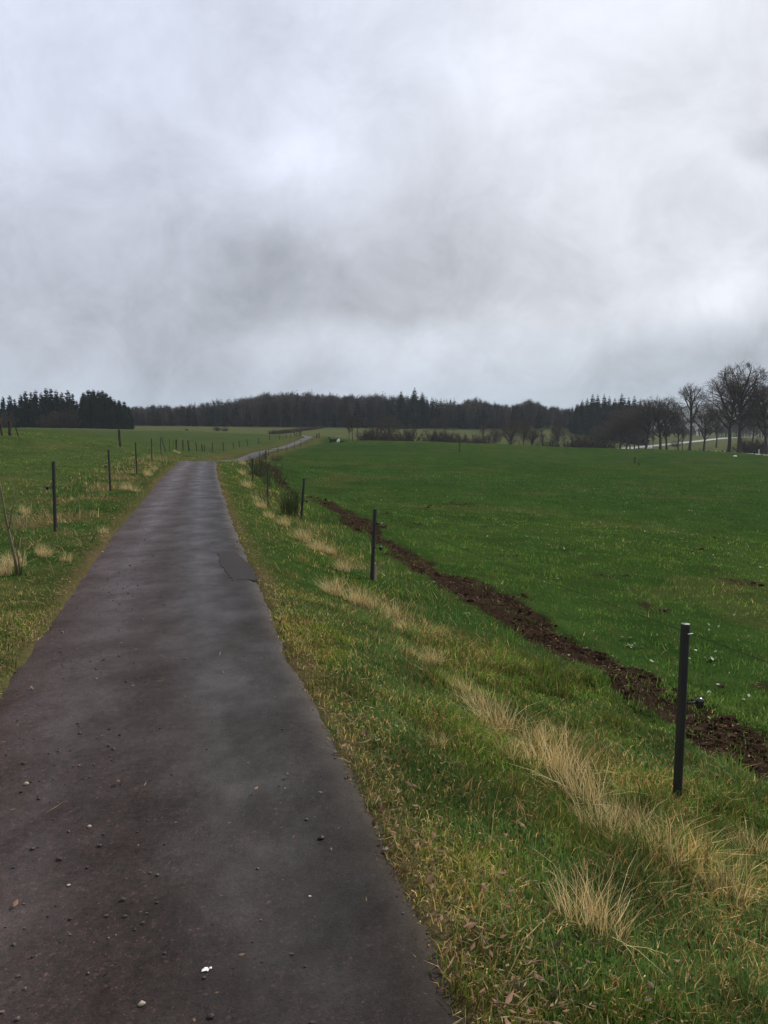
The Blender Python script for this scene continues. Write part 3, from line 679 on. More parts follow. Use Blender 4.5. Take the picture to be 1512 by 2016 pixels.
# ---- mid-field hedge trees behind the crest
G2 = 'bare trees and bushes in the hollow behind the field'
HT = [('wide', 0, 764, 872, 815, 205, 1.05, 'round-headed bare tree standing in the hedge left of centre'),
      ('wide', 1, 1006, 878, 826, 200, 1.0, 'broad bare tree with forked trunk, largest in the hollow behind the field'),
      ('oak', 3, 1030, 879, 827, 203, .9, 'bare tree touching the right side of the broad forked tree'),
      ('wide', 2, 1047, 879, 842, 206, .9, 'small reddish bare tree right of the broad forked tree'),
      ('pole', 1, 1067, 880, 844, 206, 1.3, 'thin upright bare tree in the gap left of the dark single tree'),
      ('oak', 1, 1100, 883, 834, 200, .95, 'single dark bare tree with clear trunk and side limb on the field crest'),
      ('pole', 0, 952, 872, 834, 215, 1.3, 'spindly bare tree standing left of the broad forked tree'),
      ('wide', 0, 972, 873, 842, 208, .8, 'small bare tree between the spindly tree and the broad forked tree')]
for j, (kd, i, px, by, ty, Y, w, lb) in enumerate(HT):
    plant_tree('bare_tree', kd, i, px, by, ty, Y, w, .8 * j, lb, 'tree', G2)
# ---- trees with ivy and fallen wood left of the crest
plant_tree('bare_tree', 'oak', 4, 687, 867, 812, 152, .55, 1.0, 'ivy-wrapped bare tree with thick dark trunk beside the fallen logs', 'tree', 'three bare trees on the bank')
plant_tree('bare_tree', 'pole', 1, 694, 866, 818, 153, .9, 2.0, 'thin bare tree in the middle of three on the bank', 'tree', 'three bare trees on the bank')
plant_tree('bare_tree', 'slim', 2, 704, 866, 815, 151, .7, 3.0, 'right tree of three on the bank, with a stump-like foot', 'tree', 'three bare trees on the bank')

def bush_obj(name, i, px, by, ty, Y, wide, label, mat=None, group=None, cat='bush', stems=46, twigs=30, upright=0, lumps=1):
    b_ = at(px, by, Y); zz = zat(b_[0], b_[1]); H = (at(px, ty, Y)[2] - zz) * 1.18
    key = ('bush', i, mat.name if mat else '', wide)
    if key not in TREES: TREES[key] = bush(500 + i, 1, wide, stems, mat, twigs, upright)
    o = obj(name, TREES[key], None, (b_[0], b_[1], zz)); o.scale = (H, H, H); o.rotation_euler = (0, 0, random.uniform(0, 6))
    return tag(o, label, cat, group)
for j, (px, by, ty, Y, wd, lb) in enumerate([
        (740, 872, 841, 198, .8, 'brown bush at the left foot of the round-headed tree'), (750, 872, 845, 196, .9, 'brown bush directly under the round-headed tree'),
        (808, 873, 839, 195, .75, 'rounded brown bush standing alone right of the round-headed tree'), (716, 868, 847, 190, .9, 'low bush between the ivy-wrapped trees and the round-headed tree'),
        (728, 869, 848, 192, .9, 'low bush touching the left side of the brown bush by the round-headed tree'), (783, 872, 850, 197, .9, 'low thin bush in the gap between round-headed tree and rounded bush'),
        (850, 875, 848, 200, .7, 'thin bush at the left end of the low hedge'), (866, 877, 851, 200, 1.0, 'hedge bush second from the left in the low hedge'),
        (882, 878, 848, 200, .9, 'taller dark bush in the low hedge'), (896, 878, 854, 201, 1.0, 'low dark bush in the middle of the low hedge'),
        (910, 879, 856, 202, 1.0, 'dark bush near the right end of the low hedge'), (932, 880, 856, 203, 1.0, 'round bush at the right end of the low hedge'),
        (955, 878, 858, 204, 1.0, 'low bush at the foot of the spindly tree'), (1116, 886, 862, 205, 1.0, 'dark bush right beside the single dark tree'),
        (1134, 886, 858, 205, 1.0, 'brown bush second right of the single dark tree'), (1152, 887, 856, 207, 1.0, 'brown bush at the left edge of the leaning tree'),
        (1080, 884, 864, 206, 1.0, 'low bush left of the single dark tree'), (1168, 888, 852, 212, 1.0, 'brown thicket bush under the leaning tree'),
        (1182, 888, 850, 214, 1.0, 'brown thicket bush behind the leaning tree'), (1330, 886, 868, 300, 1.0, 'brown bush on the bank of the far road'),
        (1470, 890, 864, 195, 1.0, 'brown hedge bush left of the white marker post by the road'), (1486, 890, 862, 197, 1.0, 'brown hedge bush behind the white marker post by the road'), (1502, 890, 865, 199, 1.0, 'brown hedge bush at the right border behind the road')]):
    bush_obj('bare_bush', j % 4, px, by, ty, Y, [.8, .9, 1.0, .75][j % 4] * .9, lb, None, G2 if px < 1250 else 'bushes by the far road')

# ---- spruces: left stand, right group, centre tops
def spruce_row(kind, tops, by, Y, groupname, labelfmt, wide=1.0):
    words = ['first', 'second', 'third', 'fourth', 'fifth', 'sixth', 'seventh', 'eighth', 'ninth', 'tenth', 'eleventh', 'twelfth', 'thirteenth']
    for k, (px, ty) in enumerate(tops):
        lb = labelfmt % (words[k] if k < len(tops) - 1 or len(tops) < 3 else 'last')
        plant_tree('spruce_tree', kind, k % 4, px, by, ty, Y + (k * 37 % 11) - 5, wide, None, lb, 'tree', groupname)
spruce_row('column', [(8, 780), (22, 777), (31, 784)], 842, 256, 'spruces at the left border', '%s dark spruce from the left border, with sky showing through its branches', 1.0)
spruce_row('column', [(43, 776), (53, 769), (64, 771), (73, 767), (84, 772), (93, 763), (103, 764), (113, 767), (124, 771), (136, 767), (145, 774), (153, 788)], 842, 258, 'spruces of the gappy clump on the left', '%s spruce from the left in the gappy clump on the left skyline', 1.0)
spruce_row('dense', [(167, 772), (177, 767), (186, 767), (196, 769), (204, 768), (211, 773), (219, 779), (227, 786), (236, 787), (246, 790), (254, 799)], 844, 252, 'spruces of the dense clump on the left', '%s spruce from the left in the dense rounded clump on the left skyline', 1.0)
spruce_row('spruce', [(1134, 796), (1145, 786), (1155, 783), (1165, 775), (1175, 776), (1188, 775), (1198, 780), (1209, 783), (1222, 774), (1236, 781), (1247, 779), (1259, 788)], 845, 330, 'dark spruces on the right of the forest', '%s dark spruce from the left in the pointed group right of the forest', 1.15)
spruce_row('spruce', [(790, 769), (816, 762), (831, 771)], 842, 334, 'tall spruces in the middle of the forest', '%s of three spruces standing above the middle of the forest', 1.3)
# undergrowth in front of the left stand
for px, ty in [(95, 818), (120, 812), (137, 806), (5, 812)]:
    bush_obj('bare_bush', 3, px, 843.5, ty, 246, .75 * .9, {95: 'low brown bush under the gappy spruce clump', 120: 'bushy undergrowth at the middle foot of the gappy spruce clump', 137: 'tall dark undergrowth filling the gap between the two spruce clumps', 5: 'dark bush under the spruces at the left border'}[px], None, 'undergrowth below the left spruces')

# ------------------------------------------------------------------ forest: one mass
def forest_templates():
    out = []
    for i in range(4):
        r = np.random.default_rng(700 + i); m = MB()
        tone = np.array([.064, .053, .048]) * r.uniform(.9, 1.1)
        m.tube([(0, 0, -.05), (0, 0, .45), (r.normal(0, .03), r.normal(0, .03), .85)], [.014, .010, .004], 3, False, tone * .9)
        for k in range(150):
            u = r.uniform(.28, .98); a = r.uniform(0, 6.28); rad = .30 * math.sin(math.pi * min(1, (u - .1) / .95)) ** .6
            p = np.array([0, 0, u * .82]); tilt = R(r.uniform(20, 75) * (1.05 - .5 * u)); L = rad * r.uniform(.5, 1.15)
            d = np.array([math.cos(a) * math.sin(tilt), math.sin(a) * math.sin(tilt), math.cos(tilt)]); e = p + d * L; w = perp(d, r) * .006
            m.add([p - w, p + w, e], [(0, 1, 2)], tone)
            for q in range(3):
                s = p + d * L * r.uniform(.4, 1); d2 = d + r.normal(0, .55, 3); d2 /= np.linalg.norm(d2); w2 = perp(d2, r) * .0048
                m.add([s - w2, s + w2, s + d2 * L * r.uniform(.25, .55)], [(0, 1, 2)], tone * r.uniform(.85, 1.15))
        out.append(('b', np.vstack(m.v), np.vstack(m.t), np.vstack(m.c)))
    for i in range(4):
        tr, cw = spruce(720 + i, 1, .19, .02, 15, .3)
        V = np.zeros(len(cw.vertices) * 3, np.float32); cw.vertices.foreach_get('co', V); T = np.zeros(len(cw.loops), np.int32); cw.loops.foreach_get('vertex_index', T)
        V = V.reshape(-1, 3); T = T.reshape(-1, 3); r = np.random.default_rng(740 + i)
        out.append(('s', V, T, np.tile(np.array([.022, .031, .024]) * r.uniform(.85, 1.2), (len(V), 1))))
    return out
FT = forest_templates()
TOPL = np.array([(225, 800), (255, 801), (300, 798), (350, 797), (400, 790), (440, 785), (480, 780), (510, 773), (540, 768), (580, 772), (620, 770), (650, 775), (690, 776), (720, 778), (760, 775), (790, 776), (832, 777), (850, 783), (880, 785), (890, 780), (900, 788), (906, 792), (915, 784), (940, 781), (965, 790), (1000, 798), (1035, 787), (1065, 790), (1078, 802), (1090, 795), (1100, 803), (1120, 801), (1140, 792), (1180, 788), (1260, 792), (1300, 806)], float)
spr_share = np.array([(225, .2), (300, .25), (380, .6), (480, .75), (520, .2), (680, .12), (720, .3), (780, .5), (830, .9), (890, .6), (915, .2), (1000, .35), (1040, .15), (1100, .3), (1130, .95), (1300, .8)])
allV, allT, allC, off = [], [], [], 0
fr = np.random.default_rng(77)
# low scrub and trunks at the wood's edge plus rows of trees going back
for row, Yr in enumerate([333, 337, 342, 348, 355, 363, 372, 382, 394, 408]):
    px = 222 + fr.uniform(0, 6)
    while px < 1268:
        Y = Yr + fr.uniform(-2.5, 2.5); d = at(px, 840, Y); base = None
        ty = np.interp(px, TOPL[:, 0], TOPL[:, 1]); share = np.interp(px, spr_share[:, 0], spr_share[:, 1])
        top = at(px, ty, Y)[2]
        s_ = fr.random() < (share if (px < 1135 or row > 4) else .12)
        x, y = d[0], d[1]
        allV.append((x, y, top, s_, row, px)); px += fr.uniform(7, 13) * (340 / Y)
P_ = np.array([(a[0], a[1]) for a in allV]); Zb = height(P_[:, 0], P_[:, 1])
rec = allV; allV = []
for k, (x, y, top, s_, row, px) in enumerate(rec):
    zz = Zb[k]; full = top - zz
    hf = (fr.uniform(.70, 1.0) if row < 7 else fr.uniform(.82, 1.10)) * (.94 + .12 * float(vnoise(np.array([px / 27.0]), np.array([3.1]), 5)[0]))
    if s_ and fr.random() < .25: hf *= 1.06
    H = max(full * hf, 4.0)
    kind, V, T, C = FT[(4 if s_ else 0) + int(fr.integers(0, 4))]
    a = fr.uniform(0, 6.28); c, s = math.cos(a), math.sin(a); w = H * (fr.uniform(.9, 1.25) if not s_ else fr.uniform(.85, 1.1))
    Q = np.column_stack([(V[:, 0] * c - V[:, 1] * s) * w + x, (V[:, 0] * s + V[:, 1] * c) * w + y, V[:, 2] * H + zz])
    allV.append(Q); allT.append(T + off); allC.append(C * fr.uniform(.55, 1.45) * np.array([fr.uniform(.9, 1.15), 1.0, fr.uniform(.9, 1.1)])); off += len(Q)
# understory
for k in range(900):
    px = fr.uniform(222, 1180); Y = fr.uniform(331, 352); p = at(px, 840, Y); zz = 0
    kind, V, T, C = FT[int(fr.integers(0, 4))]; H = fr.uniform(2.5, 6.5)
    allV.append(np.column_stack([V[:, 0] * H * 1.6 + p[0], V[:, 1] * H * 1.6 + p[1], (V[:, 2] - .2) * H + macro([p[0]], [p[1]])[0]])); allT.append(T + off); allC.append(C * fr.uniform(.7, 1.0)); off += len(V)
off0 = off; n0 = len(allV)
fo = obj('forest', mesh_np('forest', np.vstack(allV), np.vstack(allT), M_FOREST, np.vstack(allC)))
tag(fo, 'dark mixed winter forest running along the far side of the fields', 'forest', kind='stuff')

# bare wood behind the avenue on the right
wV, wT, wC, off = [], [], [], 0
for k in range(230):
    px = fr.uniform(1285, 1600); Y = fr.uniform(470, 640); p = at(px, 840, Y); zz = float(macro([p[0]], [p[1]])[0])
    ty = np.interp(px, [1285, 1330, 1370, 1400, 1440, 1500, 1600], [836, 832, 842, 838, 822, 806, 806]) + fr.uniform(0, 14)
    H = max(3.0, at(px, ty, Y)[2] - zz); kind, V, T, C = FT[int(fr.integers(0, 4))]; a = fr.uniform(0, 6.28); c, s_ = math.cos(a), math.sin(a); w = H * fr.uniform(1.0, 1.5)
    wV.append(np.column_stack([(V[:, 0] * c - V[:, 1] * s_) * w + p[0], (V[:, 0] * s_ + V[:, 1] * c) * w + p[1], V[:, 2] * H + zz])); wT.append(T + off); wC.append(C * fr.uniform(.7, 1.2)); off += len(V)
tag(obj('bare_wood', mesh_np('bare_wood', np.vstack(wV), np.vstack(wT), M_FOREST, np.vstack(wC))), 'brownish bare wood on the slope behind the avenue trees', 'wood', kind='stuff')

# ------------------------------------------------------------------ fence posts
def post_mesh(h, r, wood=False, seed=0):
    q = np.random.default_rng(seed); m = MB(); n = 12 if not wood else 9
    zs = [-.3, 0, h * .25, h * .5, h * .75, h - .012, h]; rs = [r, r, r, r, r, r, r * .95]
    if wood: rs = [r * 1.05, r * 1.05, r, r * .98, r * .97, r * .95, r * .8]
    a = np.linspace(0, 2 * np.pi, n, endpoint=False); V = []; T = []
    wob = 1 + (q.normal(0, .08, n) if wood else .06 * np.cos(6 * a))
    for k, z in enumerate(zs):
        ox, oy = (q.normal(0, r * .12), q.normal(0, r * .12)) if wood else (0, 0)
        for j in range(n):
            V.append((math.cos(a[j]) * rs[k] * wob[j] + ox, math.sin(a[j]) * rs[k] * wob[j] + oy, z + (q.normal(0, .012) if wood and k >= 5 else 0)))
    for k in range(len(zs) - 1):
        for j in range(n):
            A_, B_ = k * n + j, k * n + (j + 1) % n; T += [(A_, B_, B_ + n), (A_, B_ + n, A_ + n)]
    V.append((0, 0, h + (.0 if wood else .003))); c = len(V) - 1
    for j in range(n): T.append(((len(zs) - 1) * n + j, (len(zs) - 1) * n + (j + 1) % n, c))
    me = mesh_np('post', V, T, M_WOOD if wood else M_POST, None, False)
    return me
def insulator_mesh(side):
    m = MB()
    m.tube([(0, 0, 0), (side * .05, 0, .004), (side * .075, 0, .0)], [.006, .006, .008], 6)
    prof = [(-.034, .008), (-.026, .018), (-.012, .024), (.0, .020), (.012, .027), (.022, .027), (.030, .014), (.034, .004)]
    m.tube([(side * .085, 0, z) for z, _ in prof], [r for _, r in prof], 10)
    return m.mesh('insulator', M_INSUL, True)
POSTS = {}
def fence_post(px, by, ty, label, group, r=.027, wood=False, ins=0, Y=None, lean=(0, 0), clip=False, insh=.45, mat=None, name='fence_post', cat='fence post'):
    p = hit(px, by) if Y is None else at(px, by, Y)
    if Y is not None: p = np.array([p[0], p[1], zat(p[0], p[1])])
    top = at(px, ty, p[1])[2]; h = max(top - p[2], .3)
    key = ('post', round(h, 1), wood, r)
    me = post_mesh(h, r, wood, int(px))
    if mat: me.materials.clear(); me.materials.append(mat)
    o = obj(name, me, None, tuple(p)); o.rotation_euler = (R(lean[1]), R(lean[0]), random.uniform(0, .3) if not ins else 0)
    tag(o, label, cat, group)
    if ins:
        k = obj('insulator', insulator_mesh(ins), o, (ins * r * .9, 0, h * insh))
    if clip:
        m = MB(); aa = np.linspace(-.6, 3.74, 12); m.tube([(r * .2, -r - .005, h - .055), (r * 1.35, -r * .8, h - .055)], .004, 5)
        obj('wire_clip', m.mesh('wire_clip', M_WHITE, True), o)
    POSTS[px] = (p, h); return o
GR = 'black posts of the right-hand fence'
fence_post(1333, 1578, 1228, 'nearest fence post, thick black plastic with a white wire clip below its top', GR, .0272, ins=1, clip=True, lean=(.5, 0), insh=.56)
fence_post(732, 1142, 1001, 'second black post of the right-hand fence, a wooden stake at its foot', GR, .027, ins=1, lean=(2.6, 0))
fence_post(593, 1023, 941, 'black post of the right-hand fence tilted beside the green broom bush', GR, .027, ins=1, lean=(4.5, 0))
fence_post(527.5, 979, 919, 'thin black post standing in front of the sparse leafless shrub', GR, .022)
fence_post(498, 948, 902, 'black post in front of the dark round bush near the bend of the lane', GR, .03)
GF = 'posts along the lane in the dip'
words = ['first', 'second', 'third', 'fourth', 'fifth', 'sixth', 'seventh', 'eighth', 'ninth', 'tenth', 'eleventh', 'twelfth', 'thirteenth', 'fourteenth', 'fifteenth', 'sixteenth']
fence_post(523.6, 904.6, 886.8, 'thickest dark post rising above the bushes where the lane dips', GF, .085, True, Y=85)
for k, (px, by, ty, Y) in enumerate([(511.5, 911, 890, 75), (517.7, 903, 891, 86), (520.6, 903, 891.5, 88), (528.7, 897, 884, 100), (547, 891.4, 880, 112), (565, 891, 877, 120), (579.5, 884.8, 871.6, 134), (592.7, 880.8, 867, 145), (604.3, 877, 865, 155), (615.6, 873.6, 861.7, 165)]):
    fence_post(px, by, ty, '%s thin dark post from the left on the near side of the winding lane' % words[k], GF, .035, Y=Y, lean=(random.uniform(-1, 2), 0))
GL = 'black posts of the left-hand fence'
fence_post(109, 1046, 908, 'nearest black post of the left-hand fence, with a black insulator on its left', GL, .027, ins=-1, lean=(.6, 0), insh=.62)
fence_post(217.5, 967, 885, 'second black post of the left-hand fence, bare soil at its foot', GL, .026, ins=-1, lean=(-1, 0), insh=.6)
fence_post(269.5, 935, 871, 'third black post of the left-hand fence, brown at its foot', GL, .024, ins=-1, lean=(-.8, 0), insh=.6)
fence_post(299.5, 913, 864, 'fourth black post of the left-hand fence, near the crest of the lane', GL, .024, ins=-1, insh=.55)
fence_post(317.5, 901, 861, 'last black post of the left-hand fence, tied to the leaning pale post', GL, .028, ins=-1, insh=.6, lean=(-1.5, 0))
GW = 'weathered wooden posts of the left field'
fence_post(236.5, 885, 846, 'single stout wooden post standing out in the left field', GW, .085, True, lean=(-2, 0), Y=54)
fence_post(4, 858, 822, 'wooden post at the left border, tilted to the left', GW, .075, True, lean=(-5, 0), Y=50)
fence_post(20, 861, 828, 'thick grey wooden post at the left border', GW, .11, True, Y=51)
fence_post(38, 864, 841, 'thin wooden stake leaning left near the left border', GW, .04, True, Y=52, lean=(-15, 0))
fence_post(327, 886, 862, 'leaning post, dark above and pale at its foot, on the crest', GW, .055, True, Y=80, lean=(-14, 0))
for k, (px, by, ty, Y, r_) in enumerate([(334, 886, 864, 84, .035), (340, 886, 866, 86, .025), (347.3, 886.5, 865, 88, .10), (360.5, 889, 866, 88, .07), (372.7, 888.5, 867, 88, .085), (387.5, 890, 871, 94, .07), (398.5, 891, 874.5, 96, .09), (403, 891.5, 876, 97, .05), (417.8, 890.5, 872, 98, .065), (440.8, 889, 870.5, 102, .075)]):
    fence_post(px, by, ty, '%s wooden post from the left in the row across the crest of the lane' % words[k], 'wooden posts in a row beyond the crest', r_, True, Y=Y, lean=([0, 6, 0, 0, -6, -4, -4, 0, 2, -4][k], 0))
for k, (px, by, ty, Y) in enumerate([(460, 883, 871, 128), (471.7, 880, 868, 132), (487.5, 879.5, 865, 138), (510, 873.5, 861.5, 150), (531, 867, 856.5, 162), (550.6, 864.5, 855.5, 172), (564.5, 863, 854, 180), (573, 862, 852.5, 185)]):
    fence_post(px, by, ty, '%s small wooden post from the left in the row above the winding lane' % words[k], 'small wooden posts along the far bank', .07, True, Y=Y, lean=(-4, 0))
for k, (px, by, ty, lb) in enumerate([(580, 862, 849, 'left grey gatepost of the cluster at the far bend of the lane'), (585, 861, 847, 'middle grey gatepost of the cluster at the far bend of the lane'), (589.5, 860.5, 847.5, 'tallest grey gatepost of the cluster at the far bend of the lane'), (592.5, 859, 847, 'right grey gatepost of the cluster at the far bend of the lane'), (624, 868, 853.5, 'dark gatepost right of the far bend of the lane'), (628.3, 866, 852, 'pale gatepost right of the far bend of the lane')]):
    fence_post(px, by, ty, lb, 'gateposts at the far bend', .12, True, Y=190 if k < 4 else 178)
# lone stubs in the field
fence_post(905, 882, 870, 'short dark stub standing alone near the crest of the green field', 'stubs in the green field', .09, True, Y=112)
fence_post(1249.5, 912.5, 899.5, 'upper one of two short dark stubs in the right of the field', 'stubs in the green field', .09, True, Y=104)
fence_post(1257, 930, 913, 'lower one of two stubs in the right of the field, grass tuft round it', 'stubs in the green field', .08, True, Y=86, lean=(-3, 0))
# roadside posts on the right
for k, (px, by, ty) in enumerate([(1422, 894, 886), (1432, 895, 888), (1442, 896, 888), (1467, 897, 889), (1485, 899, 890), (1500, 900, 890.5)]):
    fence_post(px, by, ty, '%s dark roadside post from the left in front of the pale road' % words[k], 'dark posts before the far road', .11, True, Y=150)
for k, px in enumerate([1329, 1337, 1348, 1353, 1361, 1369, 1377, 1382, 1395]):
    fence_post(px, 892, 884 + (k * 7 % 3), '%s tiny dark post from the left in the row under the avenue trees' % words[k], 'tiny posts under the avenue trees', .10, True, Y=186)
fence_post(1409, 893, 886.5, 'short white marker post between the avenue trees at the road', 'white marker posts by the road', .10, Y=176, mat=M_WHITE, name='marker_post', cat='marker post')
fence_post(1426.5, 895, 889, 'low white marker post at the foot of the thick-trunked tree', 'white marker posts by the road', .12, Y=172, mat=M_WHITE, name='marker_post', cat='marker post')
fence_post(1494, 893, 884.5, 'tall white marker post beyond the road near the right border', 'white marker posts by the road', .12, Y=172, mat=M_WHITE, name='marker_post', cat='marker post')
# wooden stake at the foot of the second post
p = hit(738, 1143); m = MB(); m.tube([(0, 0, -.1), (.004, .002, .12), (0, 0, .27)], [.026, .024, .020], 7)
tag(obj('wooden_stake', m.mesh('wooden_stake', M_PALEWOOD), None, (p[0], p[1] - .02, p[2])), 'short pale broken stake at the foot of the second right-hand post', 'stake')

# wires
def wire(pts, sag, name, label, rad=.0021):
    m = MB(); out = []
    for a, b_ in zip(pts[:-1], pts[1:]):
        t = np.linspace(0, 1, 14)[:, None]; q = a * (1 - t) + b_ * t; q[:, 2] -= (4 * sag * t * (1 - t)).ravel() * np.linalg.norm(b_ - a) / 8; out.append(q[:-1])
    out.append(pts[-1:]); m.tube(np.vstack([o if o.ndim == 2 else o[None] for o in out]), rad, 5)
    return tag(obj(name, m.mesh(name, M_WIRE)), label, 'wire')
def tops(keys, dz, dx=0.03): return np.array([POSTS[k][0] + np.array([dx, 0, POSTS[k][1] + dz]) for k in keys])
T1 = tops([498, 527.5, 593, 732, 1333], -.055)
nxt = T1[-1] + (T1[-1] - T1[-2]) * .95 + np.array([0, 0, .0]); nxt[0] += .35
wire(np.vstack([T1, nxt]), .03, 'fence_wire', 'thin dark wire strung along the tops of the right-hand fence posts')
T2 = tops([317.5, 299.5, 269.5, 217.5, 109], -.06, -.02); nx2 = T2[-1] + (T2[-1] - T2[-2]) * 1.1
wire(np.vstack([T2, nx2]), .03, 'fence_wire', 'thin dark wire strung along the tops of the left-hand fence posts')
m = MB(); a_ = POSTS[317.5]; b_ = POSTS[327]
m.tube([a_[0] + (0, 0, a_[1] - .04), np.array([*at(323.5, 862, 62)])], .02, 5)
tag(obj('tie_rail', m.mesh('tie_rail', M_WOOD)), 'short rail joining the last black post to the leaning post', 'rail')

# ------------------------------------------------------------------ shrubs by the fence and the sapling
def shrub(px, by, ty, seed, wide, stems, mat, twigs, upright, label, name, cat='shrub', group=None):
    p = hit(px, by); H = at(px, ty, p[1])[2] - p[2]
    o = obj(name, bush(seed, 1, wide, stems, mat, twigs, upright, tw=.0032, sw=.0055, root=.6), None, tuple(p)); o.scale = (H,) * 3; return tag(o, label, cat, group)
shrub(571, 1016, 955, 801, .42, 80, M_BROOM, 18, .70, 'dense green broom bush with upright stems beside the tilted post', 'broom_bush')
shrub(509, 938, 892, 802, .46, 60, M_BUSH, 26, .15, 'dark round leafless bush behind the fence near the bend', 'dark_bush')
shrub(540, 960, 902, 803, .44, 34, M_BROOM, 18, .2, 'sparse olive shrub right of the dark round bush', 'sparse_shrub')
shrub(527, 1000, 935, 804, .2, 14, M_BROOM, 16, .5, 'narrow sparse shrub at the foot of the thin black post', 'sparse_shrub')
shrub(545, 908, 891, 805, .6, 70, M_BUSH, 16, .1, 'low dark bush below the posts where the lane dips', 'dark_bush')
def sapling():
    p = hit(36, 1132); r = np.random.default_rng(31); m = MB(); H = at(8, 900, p[1])[2] - p[2]; tw = MB()
    D = p[1]; sc = D / F
    def px2(x, y): return np.array([(x - 36) * sc, 0, (1132 - y) * sc])
    stem = [px2(36, 1140), px2(30, 1095), px2(22, 1050), px2(16, 1015), px2(11, 970), px2(4, 925), px2(-6, 880), px2(-14, 835)]
    m.tube(stem, np.array([.017, .016, .014, .0125, .010, .008, .006, .003]), 7)
    for pts, r0 in [([px2(40, 1135), px2(38, 1095), px2(34, 1060), px2(31, 1020), px2(33, 985)], .010), ([px2(36, 1085), px2(44, 1045), px2(52, 1010)], .005), ([px2(33, 1062), px2(42, 1035), px2(46, 1012)], .0045),
                    ([px2(21, 1042), px2(30, 1010), px2(40, 985), px2(43, 952)], .006), ([px2(42, 1132), px2(45, 1090), px2(51, 1050), px2(52, 1025)], .005), ([px2(24, 1062), px2(18, 1040), px2(15, 1022)], .003), ([px2(30, 1098), px2(20, 1070), px2(17, 1050)], .0035)]:
        q = np.array(pts); q[:, 1] += np.linspace(0, 1, len(q)) * r.normal(0, .1); tw.tube(q, np.linspace(r0, r0 * .35, len(q)), 5)
    root = empty('sapling', tuple(p)); obj('stem', m.mesh('stem', M_STICK, True), root); obj('shoots', tw.mesh('shoots', M_STICK, True), root)
    tag(root, 'bare sapling with a leaning thin stem and side shoots in straw at the left border', 'sapling')
sapling()
# dead stalk twig at the left verge
p = hit(176, 1070); m = MB(); m.tube([(0, 0, -.02), (.07, .02, .10), (.11, .05, .19), (.2, .06, .26)], [.006, .005, .004, .002], 5); m.tube([(.07, .02, .1), (.08, .05, .2)], [.003, .001], 4)
tag(obj('twig', m.mesh('twig', M_BARK), None, tuple(p)), 'dark twig sticking up from the grass left of the lane', 'twig')

# fallen wood and pale lump on the bank
def logs():
    p = at(661, 870, 150); z = zat(p[0], p[1]); m = MB(); q = np.random.default_rng(3)
    for a, b_, r_ in [((-1.2, 0, .15), (.3, .3, .35), .2), ((-.9, .3, .2), (-1.3, .2, 1.0), .16), ((-.4, -.2, .2), (.6, .1, .75), .12), ((.2, .1, .15), (1.9, .2, .2), .18), ((-1.2, .2, .4), (.2, .2, .6), .1)]:
        m.tube([a, ((a[0] + b_[0]) / 2, (a[1] + b_[1]) / 2, (a[2] + b_[2]) / 2 + .08), b_], [r_, r_ * .9, r_ * .7], 7)
    tag(obj('fallen_log_pile', m.mesh('fallen_log_pile', mat_noise('dark_wet_wood', (.008, .007, .007), (.03, .027, .025), 2, .8)), None, (p[0], p[1], z)), 'black tangle of fallen wood lying on the bank left of three trees', 'log pile')
    p = at(666.5, 870, 149); z = zat(p[0], p[1]); m = MB()
    m.tube([(-.15, 0, -.05), (-.05, 0, .25), (.15, .0, .5), (.28, 0, .3)], [.2, .3, .26, .1], 8)
    tag(obj('pale_boulder', m.mesh('pale_boulder', M_WHITE), None, (p[0], p[1], z)), 'small pale boulder at the right end of the fallen wood', 'boulder')
logs()
# white-topped bale between the trunks, small shed, pale stone
p = at(1279.5, 889, 196); z = zat(p[0], p[1]); m = MB(); m.tube([(-.65, 0, .35), (-.6, 0, .4), (.6, 0, .42), (.66, 0, .35)], [.2, .5, .5, .2], 10)
o = empty('wrapped_bale', (p[0], p[1], at(1279.5, 890, 196)[2])); obj('bale', m.mesh('bale', mat_noise('dark_wrap', (.02, .02, .02), (.04, .04, .04), 3)), o)
m = MB(); m.tube([(-.75, 0, .85), (-.4, 0, 1.0), (-.1, 0, .85), (.3, 0, 1.05), (.7, 0, .9)], [.12, .24, .2, .26, .12], 8); obj('white_cover', m.mesh('white_cover', M_WHITE), o)
tag(o, 'small white-topped dark bale in the grass between the avenue trunks', 'bale')
p = at(1376, 857, 560); z = zat(p[0], p[1]); m = MB(); m.box((-1.5, -1, -.5), (1.5, 1, 2.0)); rf = MB(); rf.add([(-1.7, -1.2, 2.0), (1.7, -1.2, 2.0), (1.7, 1.2, 2.0), (-1.7, 1.2, 2.0), (-1.7, 0, 2.6), (1.7, 0, 2.6)], [(0, 1, 5), (0, 5, 4), (2, 3, 4), (2, 4, 5), (1, 2, 5), (3, 0, 4)])
dr = MB(); dr.box((-.3, -1.04, -.3), (.5, -1.003, 1.5))
o = empty('shed', (p[0], p[1], at(1376, 857.5, 560)[2])); obj('wall', m.mesh('wall', M_WHITE), o); obj('roof', rf.mesh('roof', mat_noise('grey_roof', (.2, .2, .2), (.3, .3, .3), 1)), o); obj('door', dr.mesh('door', M_WOOD), o)
tag(o, 'tiny white shed far off between the trunks on the right', 'shed')
def stone_mesh(seed, flat=.6):
    q = np.random.default_rng(seed); import bmesh
    bm = bmesh.new(); bmesh.ops.create_icosphere(bm, subdivisions=2, radius=1.0)
    V = np.array([v.co[:] for v in bm.verts]); T = np.array([[v.index for v in f.verts] for f in bm.faces]); bm.free()
    n = V * 1.7 + q.uniform(0, 50, 3); k = 1 + (fbm(n[:, 0] + n[:, 2] * .7, n[:, 1] - n[:, 2] * .5, seed, 3) - .5) * .9
    V = V * k[:, None] * np.array([1, .8, flat]); return V, T
V, T = stone_mesh(5); p = hit(1447, 899)
